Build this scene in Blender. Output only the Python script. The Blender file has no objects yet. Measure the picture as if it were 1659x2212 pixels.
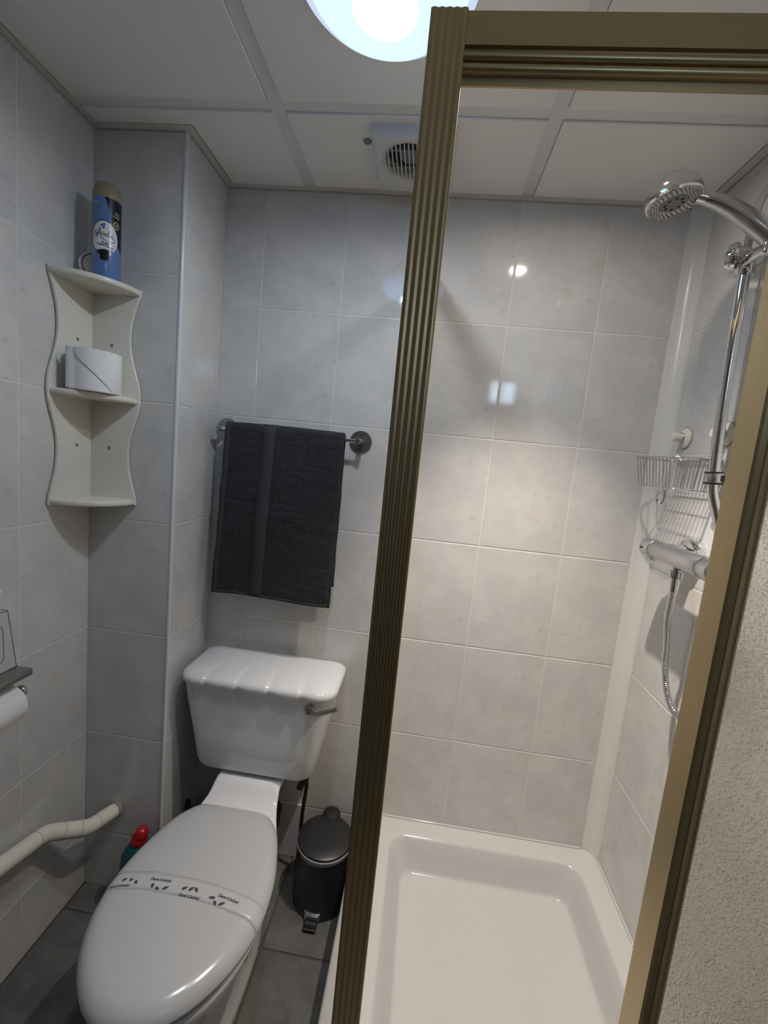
import bpy, bmesh, math, random
from mathutils import Vector, Matrix

random.seed(7)
S = bpy.context.scene
COL = S.collection
PI = math.pi

# ------------------------------------------------------------------ camera, world, exposure
cam_d = bpy.data.cameras.new('camera')
cam = bpy.data.objects.new('camera', cam_d)
COL.objects.link(cam)
RM = [[0.990384632879666, 0.09778988937648668, 0.09785405710313513],
      [0.10880932233268562, -0.11381204843983951, -0.9875258725741971],
      [-0.08543307514839239, 0.9886778824094641, -0.12335815540541702]]
CP = (0.5633, -1.3631, 1.4375)
m = Matrix.Identity(4)
for i in range(3):
    m[i][0] = RM[0][i]
    m[i][1] = -RM[1][i]
    m[i][2] = -RM[2][i]
    m[i][3] = CP[i]
cam.matrix_world = m
cam_d.sensor_fit = 'VERTICAL'
cam_d.sensor_height = 36.0
cam_d.lens = 932.87 / 2212 * 36.0
cam_d.clip_start = 0.02
S.camera = cam

w = bpy.data.worlds.new('world')
S.world = w
w.use_nodes = True
w.node_tree.nodes['Background'].inputs[0].default_value = (0.02, 0.02, 0.022, 1)
w.node_tree.nodes['Background'].inputs[1].default_value = 1.0

S.view_settings.view_transform = 'Standard'
S.view_settings.look = 'None'
S.view_settings.gamma = 1.0
S.view_settings.use_curve_mapping = False
S.view_settings.exposure = 0.0
DOME_HOT = 385.0      # hot centre of the opal ceiling lamp
SPOT_W = 112.0         # warm downlight over the shower tray

# ------------------------------------------------------------------ helpers
def link(o):
    COL.objects.link(o)
    return o

def make_mesh(name, verts, faces, smooth=None):
    me = bpy.data.meshes.new(name)
    me.from_pydata([tuple(v) for v in verts], [], faces)
    me.validate()
    bm = bmesh.new()
    bm.from_mesh(me)
    bmesh.ops.recalc_face_normals(bm, faces=bm.faces)
    bm.to_mesh(me)
    bm.free()
    if smooth is not None:
        me.polygons.foreach_set('use_smooth', [True] * len(me.polygons))
        if smooth < 179:
            me.set_sharp_from_angle(angle=math.radians(smooth))
    return me

def obj(name, geo, mat, parent=None, smooth=None, label=None):
    """geo = (verts, faces) in world space; parented ones are shifted into the parent's frame"""
    verts, faces = geo
    off = Vector((0, 0, 0))
    p = parent
    while p is not None:
        off += p.location
        p = p.parent
    if parent is None:
        o = bpy.data.objects.new(name, make_mesh(name, verts, faces, smooth))
    else:
        o = bpy.data.objects.new(name, make_mesh(name, [Vector(v) - off for v in verts], faces, smooth))
        o.parent = parent
    if mat:
        o.data.materials.append(mat)
    if label:
        o['label'] = label
    return link(o)

def thing(name, label, cat, loc, group=None):
    o = bpy.data.objects.new(name, None)
    o.empty_display_size = 0.05
    o.location = loc
    o['label'] = label
    o['category'] = cat
    if group:
        o['group'] = group
    return link(o)

def tag(o, label, cat, group=None):
    o['label'] = label
    o['category'] = cat
    if group:
        o['group'] = group
    return o

def struct(o, label=None):
    o['kind'] = 'structure'
    if label:
        o['label'] = label
    return o

def join(*gs):
    V, F = [], []
    for v, f in gs:
        n = len(V)
        V += list(v)
        F += [tuple(i + n for i in q) for q in f]
    return V, F

def box(x0, x1, y0, y1, z0, z1):
    V = [(x0, y0, z0), (x1, y0, z0), (x1, y1, z0), (x0, y1, z0), (x0, y0, z1), (x1, y0, z1), (x1, y1, z1), (x0, y1, z1)]
    F = [(0, 3, 2, 1), (4, 5, 6, 7), (0, 1, 5, 4), (1, 2, 6, 5), (2, 3, 7, 6), (3, 0, 4, 7)]
    return V, F

def rbox(x0, x1, y0, y1, z0, z1, r=0.003, seg=3):
    bm = bmesh.new()
    V, F = box(x0, x1, y0, y1, z0, z1)
    vs = [bm.verts.new(v) for v in V]
    for f in F:
        bm.faces.new([vs[i] for i in f])
    bmesh.ops.bevel(bm, geom=bm.edges[:], offset=r, segments=seg, profile=0.5, affect='EDGES')
    bm.verts.index_update()
    out = ([tuple(v.co) for v in bm.verts], [tuple(v.index for v in f.verts) for f in bm.faces])
    bm.free()
    return out

def xf(geo, M):
    return [M @ Vector(v) for v in geo[0]], geo[1]

def loft(rings, cap0=True, cap1=True, closed=True):
    n = len(rings[0])
    V = [p for r in rings for p in r]
    F = []
    for k in range(len(rings) - 1):
        for i in range(n if closed else n - 1):
            j = (i + 1) % n
            F.append((k * n + i, k * n + j, (k + 1) * n + j, (k + 1) * n + i))
    if cap0:
        F.append(tuple(range(n - 1, -1, -1)))
    if cap1:
        F.append(tuple(range((len(rings) - 1) * n, len(rings) * n)))
    return V, F

def frame_for(t):
    t = t.normalized()
    a = Vector((0, 0, 1)) if abs(t.z) < 0.9 else Vector((1, 0, 0))
    u = t.cross(a).normalized()
    return u, t.cross(u).normalized()

def lathe(profile, center, axis=(0, 0, 1), n=40, cap0=True, cap1=True):
    """profile: list of (radius, height along axis)"""
    ax = Vector(axis).normalized()
    u, v = frame_for(ax)
    c = Vector(center)
    rings = []
    for r, h in profile:
        r = max(r, 1e-5)
        rings.append([c + ax * h + (u * math.cos(2 * PI * i / n) + v * math.sin(2 * PI * i / n)) * r for i in range(n)])
    return loft(rings, cap0, cap1)

def cyl(p0, p1, r, n=24, r1=None, bev=0.0):
    a, b = Vector(p0), Vector(p1)
    L = (b - a).length
    r1 = r if r1 is None else r1
    if bev > 0:
        prof = [(r - bev, 0), (r - bev * .3, bev * .3), (r, bev), (r1, L - bev), (r1 - bev * .3, L - bev * .3), (r1 - bev, L)]
    else:
        prof = [(r, 0), (r1, L)]
    return lathe(prof, a, b - a, n)

def smooth_path(pts, n=8):
    P = [Vector(p) for p in pts]
    out = []
    for i in range(len(P) - 1):
        p0 = P[max(i - 1, 0)]
        p1, p2 = P[i], P[i + 1]
        p3 = P[min(i + 2, len(P) - 1)]
        for k in range(n):
            t = k / n
            out.append(0.5 * ((2 * p1) + (-p0 + p2) * t + (2 * p0 - 5 * p1 + 4 * p2 - p3) * t * t + (-p0 + 3 * p1 - 3 * p2 + p3) * t ** 3))
    out.append(P[-1])
    return out

def round_path(pts, r, n=6):
    """straight runs with rounded corners of radius about r"""
    P = [Vector(p) for p in pts]
    out = [P[0]]
    for i in range(1, len(P) - 1):
        a = (P[i - 1] - P[i])
        b = (P[i + 1] - P[i])
        d = min(r, a.length * .45, b.length * .45)
        s, e = P[i] + a.normalized() * d, P[i] + b.normalized() * d
        for k in range(n + 1):
            t = k / n
            out.append((1 - t) ** 2 * s + 2 * t * (1 - t) * P[i] + t * t * e)
    out.append(P[-1])
    return out

def tube(path, r, n=12, closed=False, radii=None):
    P = [Vector(p) for p in path]
    N = len(P)
    rings = []
    u = None
    for i in range(N):
        if closed:
            t = P[(i + 1) % N] - P[i - 1]
        else:
            t = P[min(i + 1, N - 1)] - P[max(i - 1, 0)]
        t.normalize()
        if u is None:
            u, v = frame_for(t)
        else:
            u = (u - t * u.dot(t)).normalized()
            v = t.cross(u)
        rr = radii[i] if radii else r
        rings.append([P[i] + (u * math.cos(2 * PI * k / n) + v * math.sin(2 * PI * k / n)) * rr for k in range(n)])
    if closed:
        rings.append(rings[0])
        return loft(rings, False, False)
    return loft(rings)

def extrude(profile, p0, ex, ey, ez, length):
    """closed 2d profile in (ex, ey), extruded along ez from p0"""
    p0, ex, ey, ez = Vector(p0), Vector(ex), Vector(ey), Vector(ez)
    r0 = [p0 + ex * a + ey * b for a, b in profile]
    r1 = [q + ez * length for q in r0]
    return loft([r0, r1])

def sstep(a, b, x):
    t = max(0.0, min(1.0, (x - a) / (b - a)))
    return t * t * (3 - 2 * t)

def interp(tab, x):
    if x <= tab[0][0]:
        return tab[0][1]
    for (a, va), (b, vb) in zip(tab, tab[1:]):
        if x <= b:
            t = (x - a) / (b - a)
            return va + (vb - va) * t
    return tab[-1][1]

def text_geo(s, size, shear=0.0, bold=0.0, align='CENTER'):
    """2d outline of a line of text as (verts, faces) in the xy plane"""
    cu = bpy.data.curves.new('txt', 'FONT')
    cu.body = s
    cu.size = size
    cu.shear = shear
    cu.offset = bold
    cu.align_x = align
    cu.align_y = 'CENTER'
    cu.resolution_u = 3
    o = bpy.data.objects.new('txt', cu)
    COL.objects.link(o)
    dg = bpy.context.evaluated_depsgraph_get()
    me = bpy.data.meshes.new_from_object(o.evaluated_get(dg))
    out = ([tuple(v.co) for v in me.vertices], [tuple(p.vertices) for p in me.polygons])
    bpy.data.objects.remove(o)
    bpy.data.curves.remove(cu)
    bpy.data.meshes.remove(me)
    return out

def ribbon(path, wd):
    """flat stroke along a 2d polyline"""
    P = [Vector((p[0], p[1], 0)) for p in path]
    V, F = [], []
    for i, q in enumerate(P):
        t = (P[min(i + 1, len(P) - 1)] - P[max(i - 1, 0)])
        nrm = Vector((-t.y, t.x, 0)).normalized()
        V += [q + nrm * wd / 2, q - nrm * wd / 2]
        if i:
            F.append((2 * i - 2, 2 * i - 1, 2 * i + 1, 2 * i))
    return V, F

def mapg(geo, fn):
    return [fn(v) for v in geo[0]], geo[1]

# ------------------------------------------------------------------ materials
class NT:
    def __init__(self, name):
        self.m = bpy.data.materials.new(name)
        self.m.use_nodes = True
        self.t = self.m.node_tree
        self.p = self.t.nodes['Principled BSDF']
        self.out = self.t.nodes['Material Output']
    def n(self, typ, **kw):
        nd = self.t.nodes.new(typ)
        for k, v in kw.items():
            if k.startswith('i_'):
                nd.inputs[k[2:].replace('_', ' ')].default_value = v
            else:
                setattr(nd, k, v)
        return nd
    def l(self, a, b):
        self.t.links.new(a, b)
    def val(self, x, sock):
        if hasattr(x, 'links'):
            self.l(x, sock)
        else:
            sock.default_value = x
    def math(self, op, a, b=0.0, c=0.0, clamp=False):
        nd = self.n('ShaderNodeMath', operation=op, use_clamp=clamp)
        for i, x in enumerate((a, b, c)):
            self.val(x, nd.inputs[i])
        return nd.outputs[0]
    def sm(self, x, lo, hi, a=0.0, b=1.0):
        nd = self.n('ShaderNodeMapRange', interpolation_type='SMOOTHSTEP')
        self.val(x, nd.inputs[0])
        for i, v in enumerate((lo, hi, a, b)):
            nd.inputs[i + 1].default_value = v
        return nd.outputs[0]
    def mix(self, f, a, b):
        nd = self.n('ShaderNodeMix', data_type='RGBA')
        self.val(f, nd.inputs[0])
        for x, s in ((a, nd.inputs[6]), (b, nd.inputs[7])):
            if hasattr(x, 'links'):
                self.l(x, s)
            else:
                s.default_value = (*x, 1)
        return nd.outputs[2]
    def noise(self, vec, scale, detail=2.0, rough=0.5):
        nd = self.n('ShaderNodeTexNoise', i_Scale=scale, i_Detail=detail, i_Roughness=rough)
        if vec is not None:
            self.l(vec, nd.inputs['Vector'])
        return nd.outputs['Fac']
    def coord(self):
        return self.n('ShaderNodeTexCoord').outputs['Object']
    def bump(self, h, strength, dist):
        nd = self.n('ShaderNodeBump', i_Strength=strength, i_Distance=dist)
        self.l(h, nd.inputs['Height'])
        self.l(nd.outputs[0], self.p.inputs['Normal'])

def plain(name, col, rough, metal=0.0, ior=1.5, coat=0.0, vary=0.0, vscale=30.0, bump=0.0, bscale=200.0, bdist=0.0005, sss=0.0, aniso=0.0):
    t = NT(name)
    t.p.inputs['Base Color'].default_value = (*col, 1)
    t.p.inputs['Roughness'].default_value = rough
    t.p.inputs['Metallic'].default_value = metal
    t.p.inputs['IOR'].default_value = ior
    t.p.inputs['Coat Weight'].default_value = coat
    c = t.coord()
    if vary > 0:
        f = t.noise(c, vscale, 4.0)
        a = tuple(x * (1 - vary) for x in col)
        b = tuple(min(1, x * (1 + vary)) for x in col)
        t.l(t.mix(f, a, b), t.p.inputs['Base Color'])
    if bump > 0:
        t.bump(t.noise(c, bscale, 3.0), bump, bdist)
    return t.m

def wall_tile_mat():
    t = NT('glazed_wall_tile')
    c = t.coord()
    rnd = t.n('ShaderNodeObjectInfo').outputs['Random']
    sep = t.n('ShaderNodeSeparateXYZ')
    t.l(c, sep.inputs[0])
    x, y = sep.outputs[0], sep.outputs[1]
    off = t.n('ShaderNodeCombineXYZ')
    t.l(t.math('MULTIPLY', rnd, 3.0), off.inputs[2])
    va = t.n('ShaderNodeVectorMath', operation='ADD')
    t.l(c, va.inputs[0])
    t.l(off.outputs[0], va.inputs[1])
    cv = va.outputs[0]
    c1 = t.noise(cv, 9.0, 3.0)
    c2 = t.noise(c, 14.0, 2.0)
    base = t.mix(t.sm(c1, 0.35, 0.65), (0.605, 0.60, 0.592), (0.665, 0.652, 0.638))
    base = t.mix(t.math('MULTIPLY', t.sm(c2, 0.52, 0.72), 0.5), base, (0.60, 0.555, 0.525))
    # grey smudges and specks printed in the glaze, the same on every tile
    mask = t.sm(t.noise(c, 22.0, 3.0), 0.52, 0.66)
    mp = t.n('ShaderNodeMapping')
    mp.inputs['Rotation'].default_value = (0, 0, 0.9)
    mp.inputs['Scale'].default_value = (0.55, 1.3, 1)
    t.l(c, mp.inputs[0])
    sp = t.sm(t.noise(mp.outputs[0], 210.0, 4.0, 0.65), 0.56, 0.70)
    spk = t.math('MULTIPLY', mask, sp)
    smd = t.math('MULTIPLY', t.sm(t.noise(c, 38.0, 3.0), 0.58, 0.74), 0.32)
    base = t.mix(smd, base, (0.42, 0.42, 0.42))
    base = t.mix(t.math('MULTIPLY', spk, 0.75), base, (0.30, 0.30, 0.30))
    # a fine wandering vein low on each tile
    wob = t.math('MULTIPLY', t.math('SUBTRACT', t.noise(c, 30.0, 4.0), 0.5), 0.020)
    ln = t.math('ADD', t.math('SUBTRACT', y, t.math('MULTIPLY_ADD', x, -0.30, 0.098)), wob)
    vein = t.math('SUBTRACT', 1.0, t.sm(t.math('ABSOLUTE', ln), 0.0002, 0.0009))
    rng = t.math('MULTIPLY', t.sm(x, 0.02, 0.04), t.sm(x, 0.15, 0.21, 1.0, 0.0))
    vein = t.math('MULTIPLY', vein, t.math('MULTIPLY', rng, t.sm(t.noise(c, 60.0, 1.0), 0.25, 0.5)))
    base = t.mix(t.math('MULTIPLY', vein, 0.34), base, (0.30, 0.30, 0.30))
    t.l(base, t.p.inputs['Base Color'])
    t.p.inputs['Roughness'].default_value = 0.07
    t.p.inputs['IOR'].default_value = 1.5
    t.bump(t.noise(c, 20.0, 1.0), 0.03, 0.002)
    return t.m

def floor_tile_mat():
    t = NT('floor_tile')
    c = t.coord()
    rnd = t.n('ShaderNodeObjectInfo').outputs['Random']
    off = t.n('ShaderNodeCombineXYZ')
    t.l(t.math('MULTIPLY', rnd, 5.0), off.inputs[2])
    va = t.n('ShaderNodeVectorMath', operation='ADD')
    t.l(c, va.inputs[0])
    t.l(off.outputs[0], va.inputs[1])
    f = t.noise(va.outputs[0], 11.0, 5.0, 0.6)
    base = t.mix(t.sm(f, 0.3, 0.7), (0.092, 0.089, 0.085), (0.145, 0.140, 0.134))
    sp = t.sm(t.noise(va.outputs[0], 90.0, 2.0), 0.6, 0.75)
    base = t.mix(t.math('MULTIPLY', sp, 0.35), base, (0.22, 0.21, 0.2))
    t.l(base, t.p.inputs['Base Color'])
    t.p.inputs['Roughness'].default_value = 0.45
    t.bump(f, 0.15, 0.002)
    return t.m

def glass_mat(name, rough, bump, see):
    """pebbled shower glass; 'see' = share of light that passes straight through"""
    t = NT(name)
    t.p.inputs['Base Color'].default_value = (0.84, 0.82, 0.77, 1)
    t.p.inputs['Roughness'].default_value = rough
    t.p.inputs['IOR'].default_value = 1.45
    t.p.inputs['Transmission Weight'].default_value = 1.0
    c = t.coord()
    nz = t.n('ShaderNodeTexNoise', i_Scale=120.0, i_Detail=2.0)
    t.l(c, nz.inputs['Vector'])
    mixv = t.n('ShaderNodeMix', data_type='VECTOR')
    mixv.inputs[0].default_value = 0.006
    t.l(c, mixv.inputs[4])
    t.l(nz.outputs['Color'], mixv.inputs[5])
    hs_ = []
    for sc in (270.0, 160.0):
        v = t.n('ShaderNodeTexVoronoi', feature='F1', i_Scale=sc)
        t.l(mixv.outputs[1], v.inputs['Vector'])
        hs_.append(t.math('SUBTRACT', 1.0, t.sm(v.outputs['Distance'], 0.12, 0.42)))
    h = t.math('MAXIMUM', hs_[0], hs_[1])
    t.bump(h, bump, 0.003)
    tr = t.n('ShaderNodeBsdfTransparent')
    tr.inputs[0].default_value = (0.95, 0.94, 0.92, 1)
    mx = t.n('ShaderNodeMixShader')
    mx.inputs[0].default_value = 1.0 - see
    t.l(tr.outputs[0], mx.inputs[1])
    t.l(t.p.outputs[0], mx.inputs[2])
    t.l(mx.outputs[0], t.out.inputs[0])
    return t.m

def gold_mat():
    t = NT('anodised_gold')
    c = t.coord()
    mp = t.n('ShaderNodeMapping')
    mp.inputs['Scale'].default_value = (1, 1, 0.03)
    t.l(c, mp.inputs[0])
    f = t.noise(mp.outputs[0], 400.0, 2.0)
    t.l(t.mix(f, (0.52, 0.42, 0.245), (0.60, 0.49, 0.29)), t.p.inputs['Base Color'])
    t.p.inputs['Metallic'].default_value = 1.0
    t.p.inputs['Roughness'].default_value = 0.38
    return t.m

def towel_mat():
    t = NT('terry_cotton')
    c = t.coord()
    f = t.noise(c, 420.0, 3.0, 0.75)
    g = t.noise(c, 45.0, 3.0)
    mp = t.n('ShaderNodeMapping')
    mp.inputs['Scale'].default_value = (0.18, 1, 1)
    t.l(c, mp.inputs[0])
    cr = t.noise(mp.outputs[0], 48.0, 3.0)
    base = t.mix(t.sm(f, 0.42, 0.72), (0.009, 0.0095, 0.012), (0.075, 0.076, 0.086))
    base = t.mix(t.math('MULTIPLY', t.sm(g, 0.4, 0.65), 0.45), base, (0.014, 0.0145, 0.017))
    t.l(base, t.p.inputs['Base Color'])
    t.p.inputs['Roughness'].default_value = 0.95
    t.p.inputs['Sheen Weight'].default_value = 0.06
    t.p.inputs['Sheen Roughness'].default_value = 0.5
    h = t.math('ADD', t.math('MULTIPLY', f, 0.35), t.math('MULTIPLY', cr, 1.2))
    t.bump(h, 1.0, 0.006)
    return t.m

def emit_mat(name, col, strength):
    t = NT(name)
    e = t.n('ShaderNodeEmission')
    e.inputs[0].default_value = (*col, 1)
    e.inputs[1].default_value = strength
    t.l(e.outputs[0], t.out.inputs[0])
    return t.m

M = dict(
    tile=wall_tile_mat(),
    grout=plain('grout', (0.78, 0.765, 0.73), 0.6, vary=0.12, vscale=60),
    floor=floor_tile_mat(),
    fgrout=plain('floor_grout', (0.075, 0.07, 0.065), 0.9, vary=0.2, vscale=50),
    ceil=plain('ceiling_panel', (0.82, 0.80, 0.775), 0.8, vary=0.03, vscale=200, bump=0.25, bscale=500),
    bar=plain('painted_bar', (0.72, 0.715, 0.71), 0.5),
    trim=plain('cream_trim', (0.62, 0.60, 0.56), 0.4),
    bead=plain('white_bead', (0.66, 0.68, 0.72), 0.22),
    cove=plain('cove_plastic', (0.76, 0.75, 0.72), 0.25),
    paint=plain('painted_wall', (0.09, 0.085, 0.08), 0.7, vary=0.05, vscale=8),
    door=plain('door_paint', (0.10, 0.07, 0.045), 0.45, vary=0.1, vscale=5),
    china=plain('white_china', (0.70, 0.71, 0.735), 0.06, ior=1.55, bump=0.02, bscale=15, bdist=0.002),
    seat=plain('white_seat_plastic', (0.455, 0.465, 0.485), 0.16),
    tray=plain('shower_tray_acrylic', (0.50, 0.497, 0.492), 0.10),
    chrome=plain('chrome', (0.78, 0.78, 0.79), 0.05, 1.0),
    brushed=plain('brushed_steel', (0.42, 0.41, 0.39), 0.32, 1.0),
    satin=plain('satin_chrome', (0.62, 0.62, 0.64), 0.24, 1.0),
    nickel=plain('nickel_lever', (0.40, 0.37, 0.33), 0.22, 1.0),
    gold=gold_mat(),
    glass=glass_mat('pebbled_glass', 0.26, 0.34, 0.15),
    sideglass=glass_mat('side_screen_glass', 0.05, 0.15, 0.80),
    cream=plain('cream_lacquer', (0.72, 0.70, 0.62), 0.28),
    screw=plain('dull_screw', (0.28, 0.25, 0.21), 0.45, 0.8),
    towel=towel_mat(),
    weave=plain('flat_weave', (0.038, 0.039, 0.044), 0.9, vary=0.35, vscale=300, bump=0.4, bscale=500),
    paper=plain('white_tissue', (0.83, 0.83, 0.83), 0.9, vary=0.03, vscale=80, bump=0.35, bscale=260),
    band=plain('band_paper', (0.475, 0.485, 0.505), 0.30),
    ink=plain('grey_ink', (0.060, 0.060, 0.066), 0.5),
    black=plain('black_plastic', (0.012, 0.012, 0.013), 0.35),
    binm=plain('bin_enamel', (0.022, 0.024, 0.026), 0.38, bump=0.08, bscale=700),
    rubber=plain('black_rubber', (0.010, 0.010, 0.010), 0.7),
    liner=plain('bin_liner', (0.24, 0.24, 0.25), 0.4),
    foam=plain('pipe_lagging', (0.76, 0.74, 0.64), 0.8, vary=0.04, vscale=60, bump=0.3, bscale=400),
    seam=plain('lagging_seam', (0.30, 0.28, 0.22), 0.8),
    teal=plain('teal_plastic', (0.005, 0.105, 0.115), 0.25),
    red=plain('red_plastic', (0.42, 0.012, 0.02), 0.25),
    lilac=plain('pale_lilac_board', (0.62, 0.60, 0.68), 0.5),
    canblue=plain('can_blue', (0.10, 0.19, 0.43), 0.22, coat=0.3),
    cannavy=plain('can_navy', (0.006, 0.008, 0.02), 0.25),
    canwhite=plain('can_white', (0.72, 0.72, 0.74), 0.3),
    cantan=plain('can_cap', (0.27, 0.225, 0.14), 0.32),
    canyel=plain('can_gold_print', (0.46, 0.40, 0.16), 0.4),
    canlight=plain('can_light_print', (0.35, 0.45, 0.68), 0.4),
    wplast=plain('white_plastic', (0.70, 0.69, 0.66), 0.35),
    fanbox=plain('fan_plastic', (0.62, 0.61, 0.59), 0.45),
    darkvoid=plain('fan_interior', (0.02, 0.02, 0.022), 0.6),
    greyplast=plain('grey_plastic', (0.22, 0.22, 0.225), 0.4),
    yellowed=plain('yellowed_suction_pad', (0.50, 0.44, 0.26), 0.4),
    ivory=plain('ivory_plastic', (0.78, 0.75, 0.66), 0.35),
    nozzle=plain('rubber_nozzles', (0.42, 0.40, 0.34), 0.6),
    box=plain('tissue_box_card', (0.55, 0.55, 0.57), 0.35),
    boxline=plain('box_outline', (0.10, 0.10, 0.11), 0.5),
    brown=plain('leaf_print', (0.12, 0.085, 0.07), 0.7),
    wpipe=plain('waste_rubber', (0.02, 0.018, 0.022), 0.5),
)
M['dome'] = emit_mat('opal_diffuser', (0.20, 0.50, 1.0), 4.0)
M['hot'] = [emit_mat('opal_glow_%s' % n, (0.87, 0.96, 1.06), DOME_HOT * k) for n, k in (('outer', 0.012), ('middle', 0.35), ('core', 1.0))]
M['rimglow'] = emit_mat('opal_rim_glow', (0.66, 0.76, 1.0), 0.95)
M['lampw'] = emit_mat('downlight_lens', (1.0, 0.88, 0.74), 260.0)
M['addedglow'] = emit_mat('added_bluish_glow', (0.62, 0.80, 1.0), 14.0)  # added glow, makes the bluish reflection in the shower tiles

# ------------------------------------------------------------------ the room
XL, XR = -0.378, 1.255
YF = -2.15
ZC = 2.203
BX, BY = -0.126, -0.223           # boxing in the back left corner
A, B, Z0 = 0.252, 0.3331, 2.192   # tile pitch and top of first course
G = 0.0022                        # grout joint
TH = 0.0011                       # tile stands proud of the grout

def rect_wall(name, geo, mat, label):
    return struct(obj(name, geo, mat), label)

wall_back = rect_wall('wall_back', box(XL, XR + 0.06, TH, 0.08, 0, 2.3), M['grout'], 'tiled back wall behind toilet and shower')
wall_left = rect_wall('wall_left', box(XL - 0.08, XL - TH, YF - .06, 0.08, 0, 2.3), M['grout'], 'tiled left wall with corner shelf and pipe')
wall_right = rect_wall('wall_right', box(XR + TH, XR + 0.08, YF - .06, 0.08, 0, 2.3), M['grout'], 'tiled right wall inside the shower')
wall_box = rect_wall('wall_boxing', box(XL - TH, BX - TH, BY + TH, TH, 0, 2.3), M['grout'], 'tiled pipe boxing in the back left corner')
wall_front = rect_wall('wall_front', box(XL - .08, XR + .08, YF - .06, YF, 0, 2.3), M['paint'], 'painted wall behind the camera')
floor = rect_wall('floor', box(XL - .08, XR + .08, YF - .06, .08, -0.06, -0.003), M['fgrout'], 'grey ceramic tiled floor')

tile_cache = {}
def tile_mesh(x0, x1, y0, y1, prefix='tile'):
    """a glazed tile with a soft cushion edge; local origin = corner of the uncut tile"""
    key = (prefix, round(x0, 4), round(x1, 4), round(y0, 4), round(y1, 4))
    if key in tile_cache:
        return tile_cache[key]
    def ring(i, z):
        return [(x0 + i, y0 + i, z), (x1 - i, y0 + i, z), (x1 - i, y1 - i, z), (x0 + i, y1 - i, z)]
    if prefix == 'tile':
        rings = [ring(0, -TH), ring(0.0003, -0.0006), ring(0.0012, -0.0002), ring(0.0030, 0)]
    else:
        rings = [ring(0, -0.003), ring(0.0004, -0.0008), ring(0.0016, 0)]
    V, F = loft(rings, False, True)
    me = make_mesh(prefix, V, F)
    me.materials.append(M['tile'] if prefix == 'tile' else M['floor'])
    tile_cache[key] = me
    return me

def add_tile(parent, mesh, origin, ex, ey, ez, name='tile'):
    o = bpy.data.objects.new(name, mesh)
    mm = Matrix.Identity(4)
    for i in range(3):
        mm[i][0], mm[i][1], mm[i][2], mm[i][3] = ex[i], ey[i], ez[i], origin[i]
    o.matrix_world = mm
    o.parent = parent
    link(o)
    return o

def tile_face(parent, u_edges, u_full, ex, ez, fixed, axis, u0, u1, zmin=0.0):
    """u_edges: joints along the wall (increasing along ex); clip to u0..u1"""
    for a, b in zip(u_edges, u_edges[1:]):
        lo, hi = max(a, u0), min(b, u1)
        if hi - lo < 0.01:
            continue
        org_u = a if u_full != 'end' or abs((b - a) - A) < 1e-3 else b - A
        for k in range(7):
            zt = Z0 - B * k
            zb = zt - B
            cz0, cz1 = max(zb, zmin), zt
            if cz1 - cz0 < 0.01:
                continue
            l0 = lo - org_u + (G / 2 if lo > u0 + 1e-6 else 0.0)
            l1 = hi - org_u - (G / 2 if hi < u1 - 1e-6 else 0.0)
            m0 = cz0 - zb + (G / 2 if cz0 > zmin + 1e-6 else 0.0)
            m1 = cz1 - zb - G / 2 if k else ZC - 0.0005 - zb
            me = tile_mesh(l0, l1, m0, m1)
            if axis == 'y':           # wall in a plane of constant Y, ex = +X
                org = (org_u, fixed, zb)
            else:                     # wall in a plane of constant X, u runs along ex
                org = (fixed, org_u * ex[1], zb)
            add_tile(parent, me, org, ex, (0, 0, 1), ez)

XP, XN, YP, YN = (1, 0, 0), (-1, 0, 0), (0, 1, 0), (0, -1, 0)
tile_face(wall_back, [-A, 0, A, 2 * A, 3 * A, 4 * A, 5 * A], '', XP, YN, 0.0, 'y', BX, XR)
tile_face(wall_box, [BX - A, BX], '', XP, YN, BY, 'y', XL, BX)
# faces of constant X: looking at the side of the boxing (+X normal) u runs along +Y
tile_face(wall_box, [BY, BY + A], '', YP, XP, BX, 'x', BY, 0.0)
jl = [-0.437 - A * k for k in range(7, -1, -1)] + [-0.437 + A]
tile_face(wall_left, jl, '', YP, XP, XL, 'x', YF, BY)
# right wall (-X normal): u runs along -Y
jr = [0.27 - A + A * k for k in range(9)]
tile_face(wall_right, jr, '', YN, XN, XR, 'x', 0.0, -YF)

# floor tiles
FP = 0.333
fx0, fy0 = 0.2406, -0.304
for i in range(-3, 5):
    for j in range(-7, 3):
        x0, y0 = fx0 + i * FP, fy0 + j * FP
        a0, a1 = max(x0, XL), min(x0 + FP, XR)
        b0, b1 = max(y0, YF), min(y0 + FP, 0.0)
        if a1 - a0 < 0.01 or b1 - b0 < 0.01 or (b0 >= BY - 0.001 and a1 <= BX):
            continue
        g = 0.0028
        me = tile_mesh(a0 - x0 + g, a1 - x0 - g, b0 - y0 + g, b1 - y0 - g, 'floor_tile')
        add_tile(floor, me, (x0, y0, 0), (1, 0, 0), (0, 1, 0), (0, 0, 1), 'floor_tile')

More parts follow.
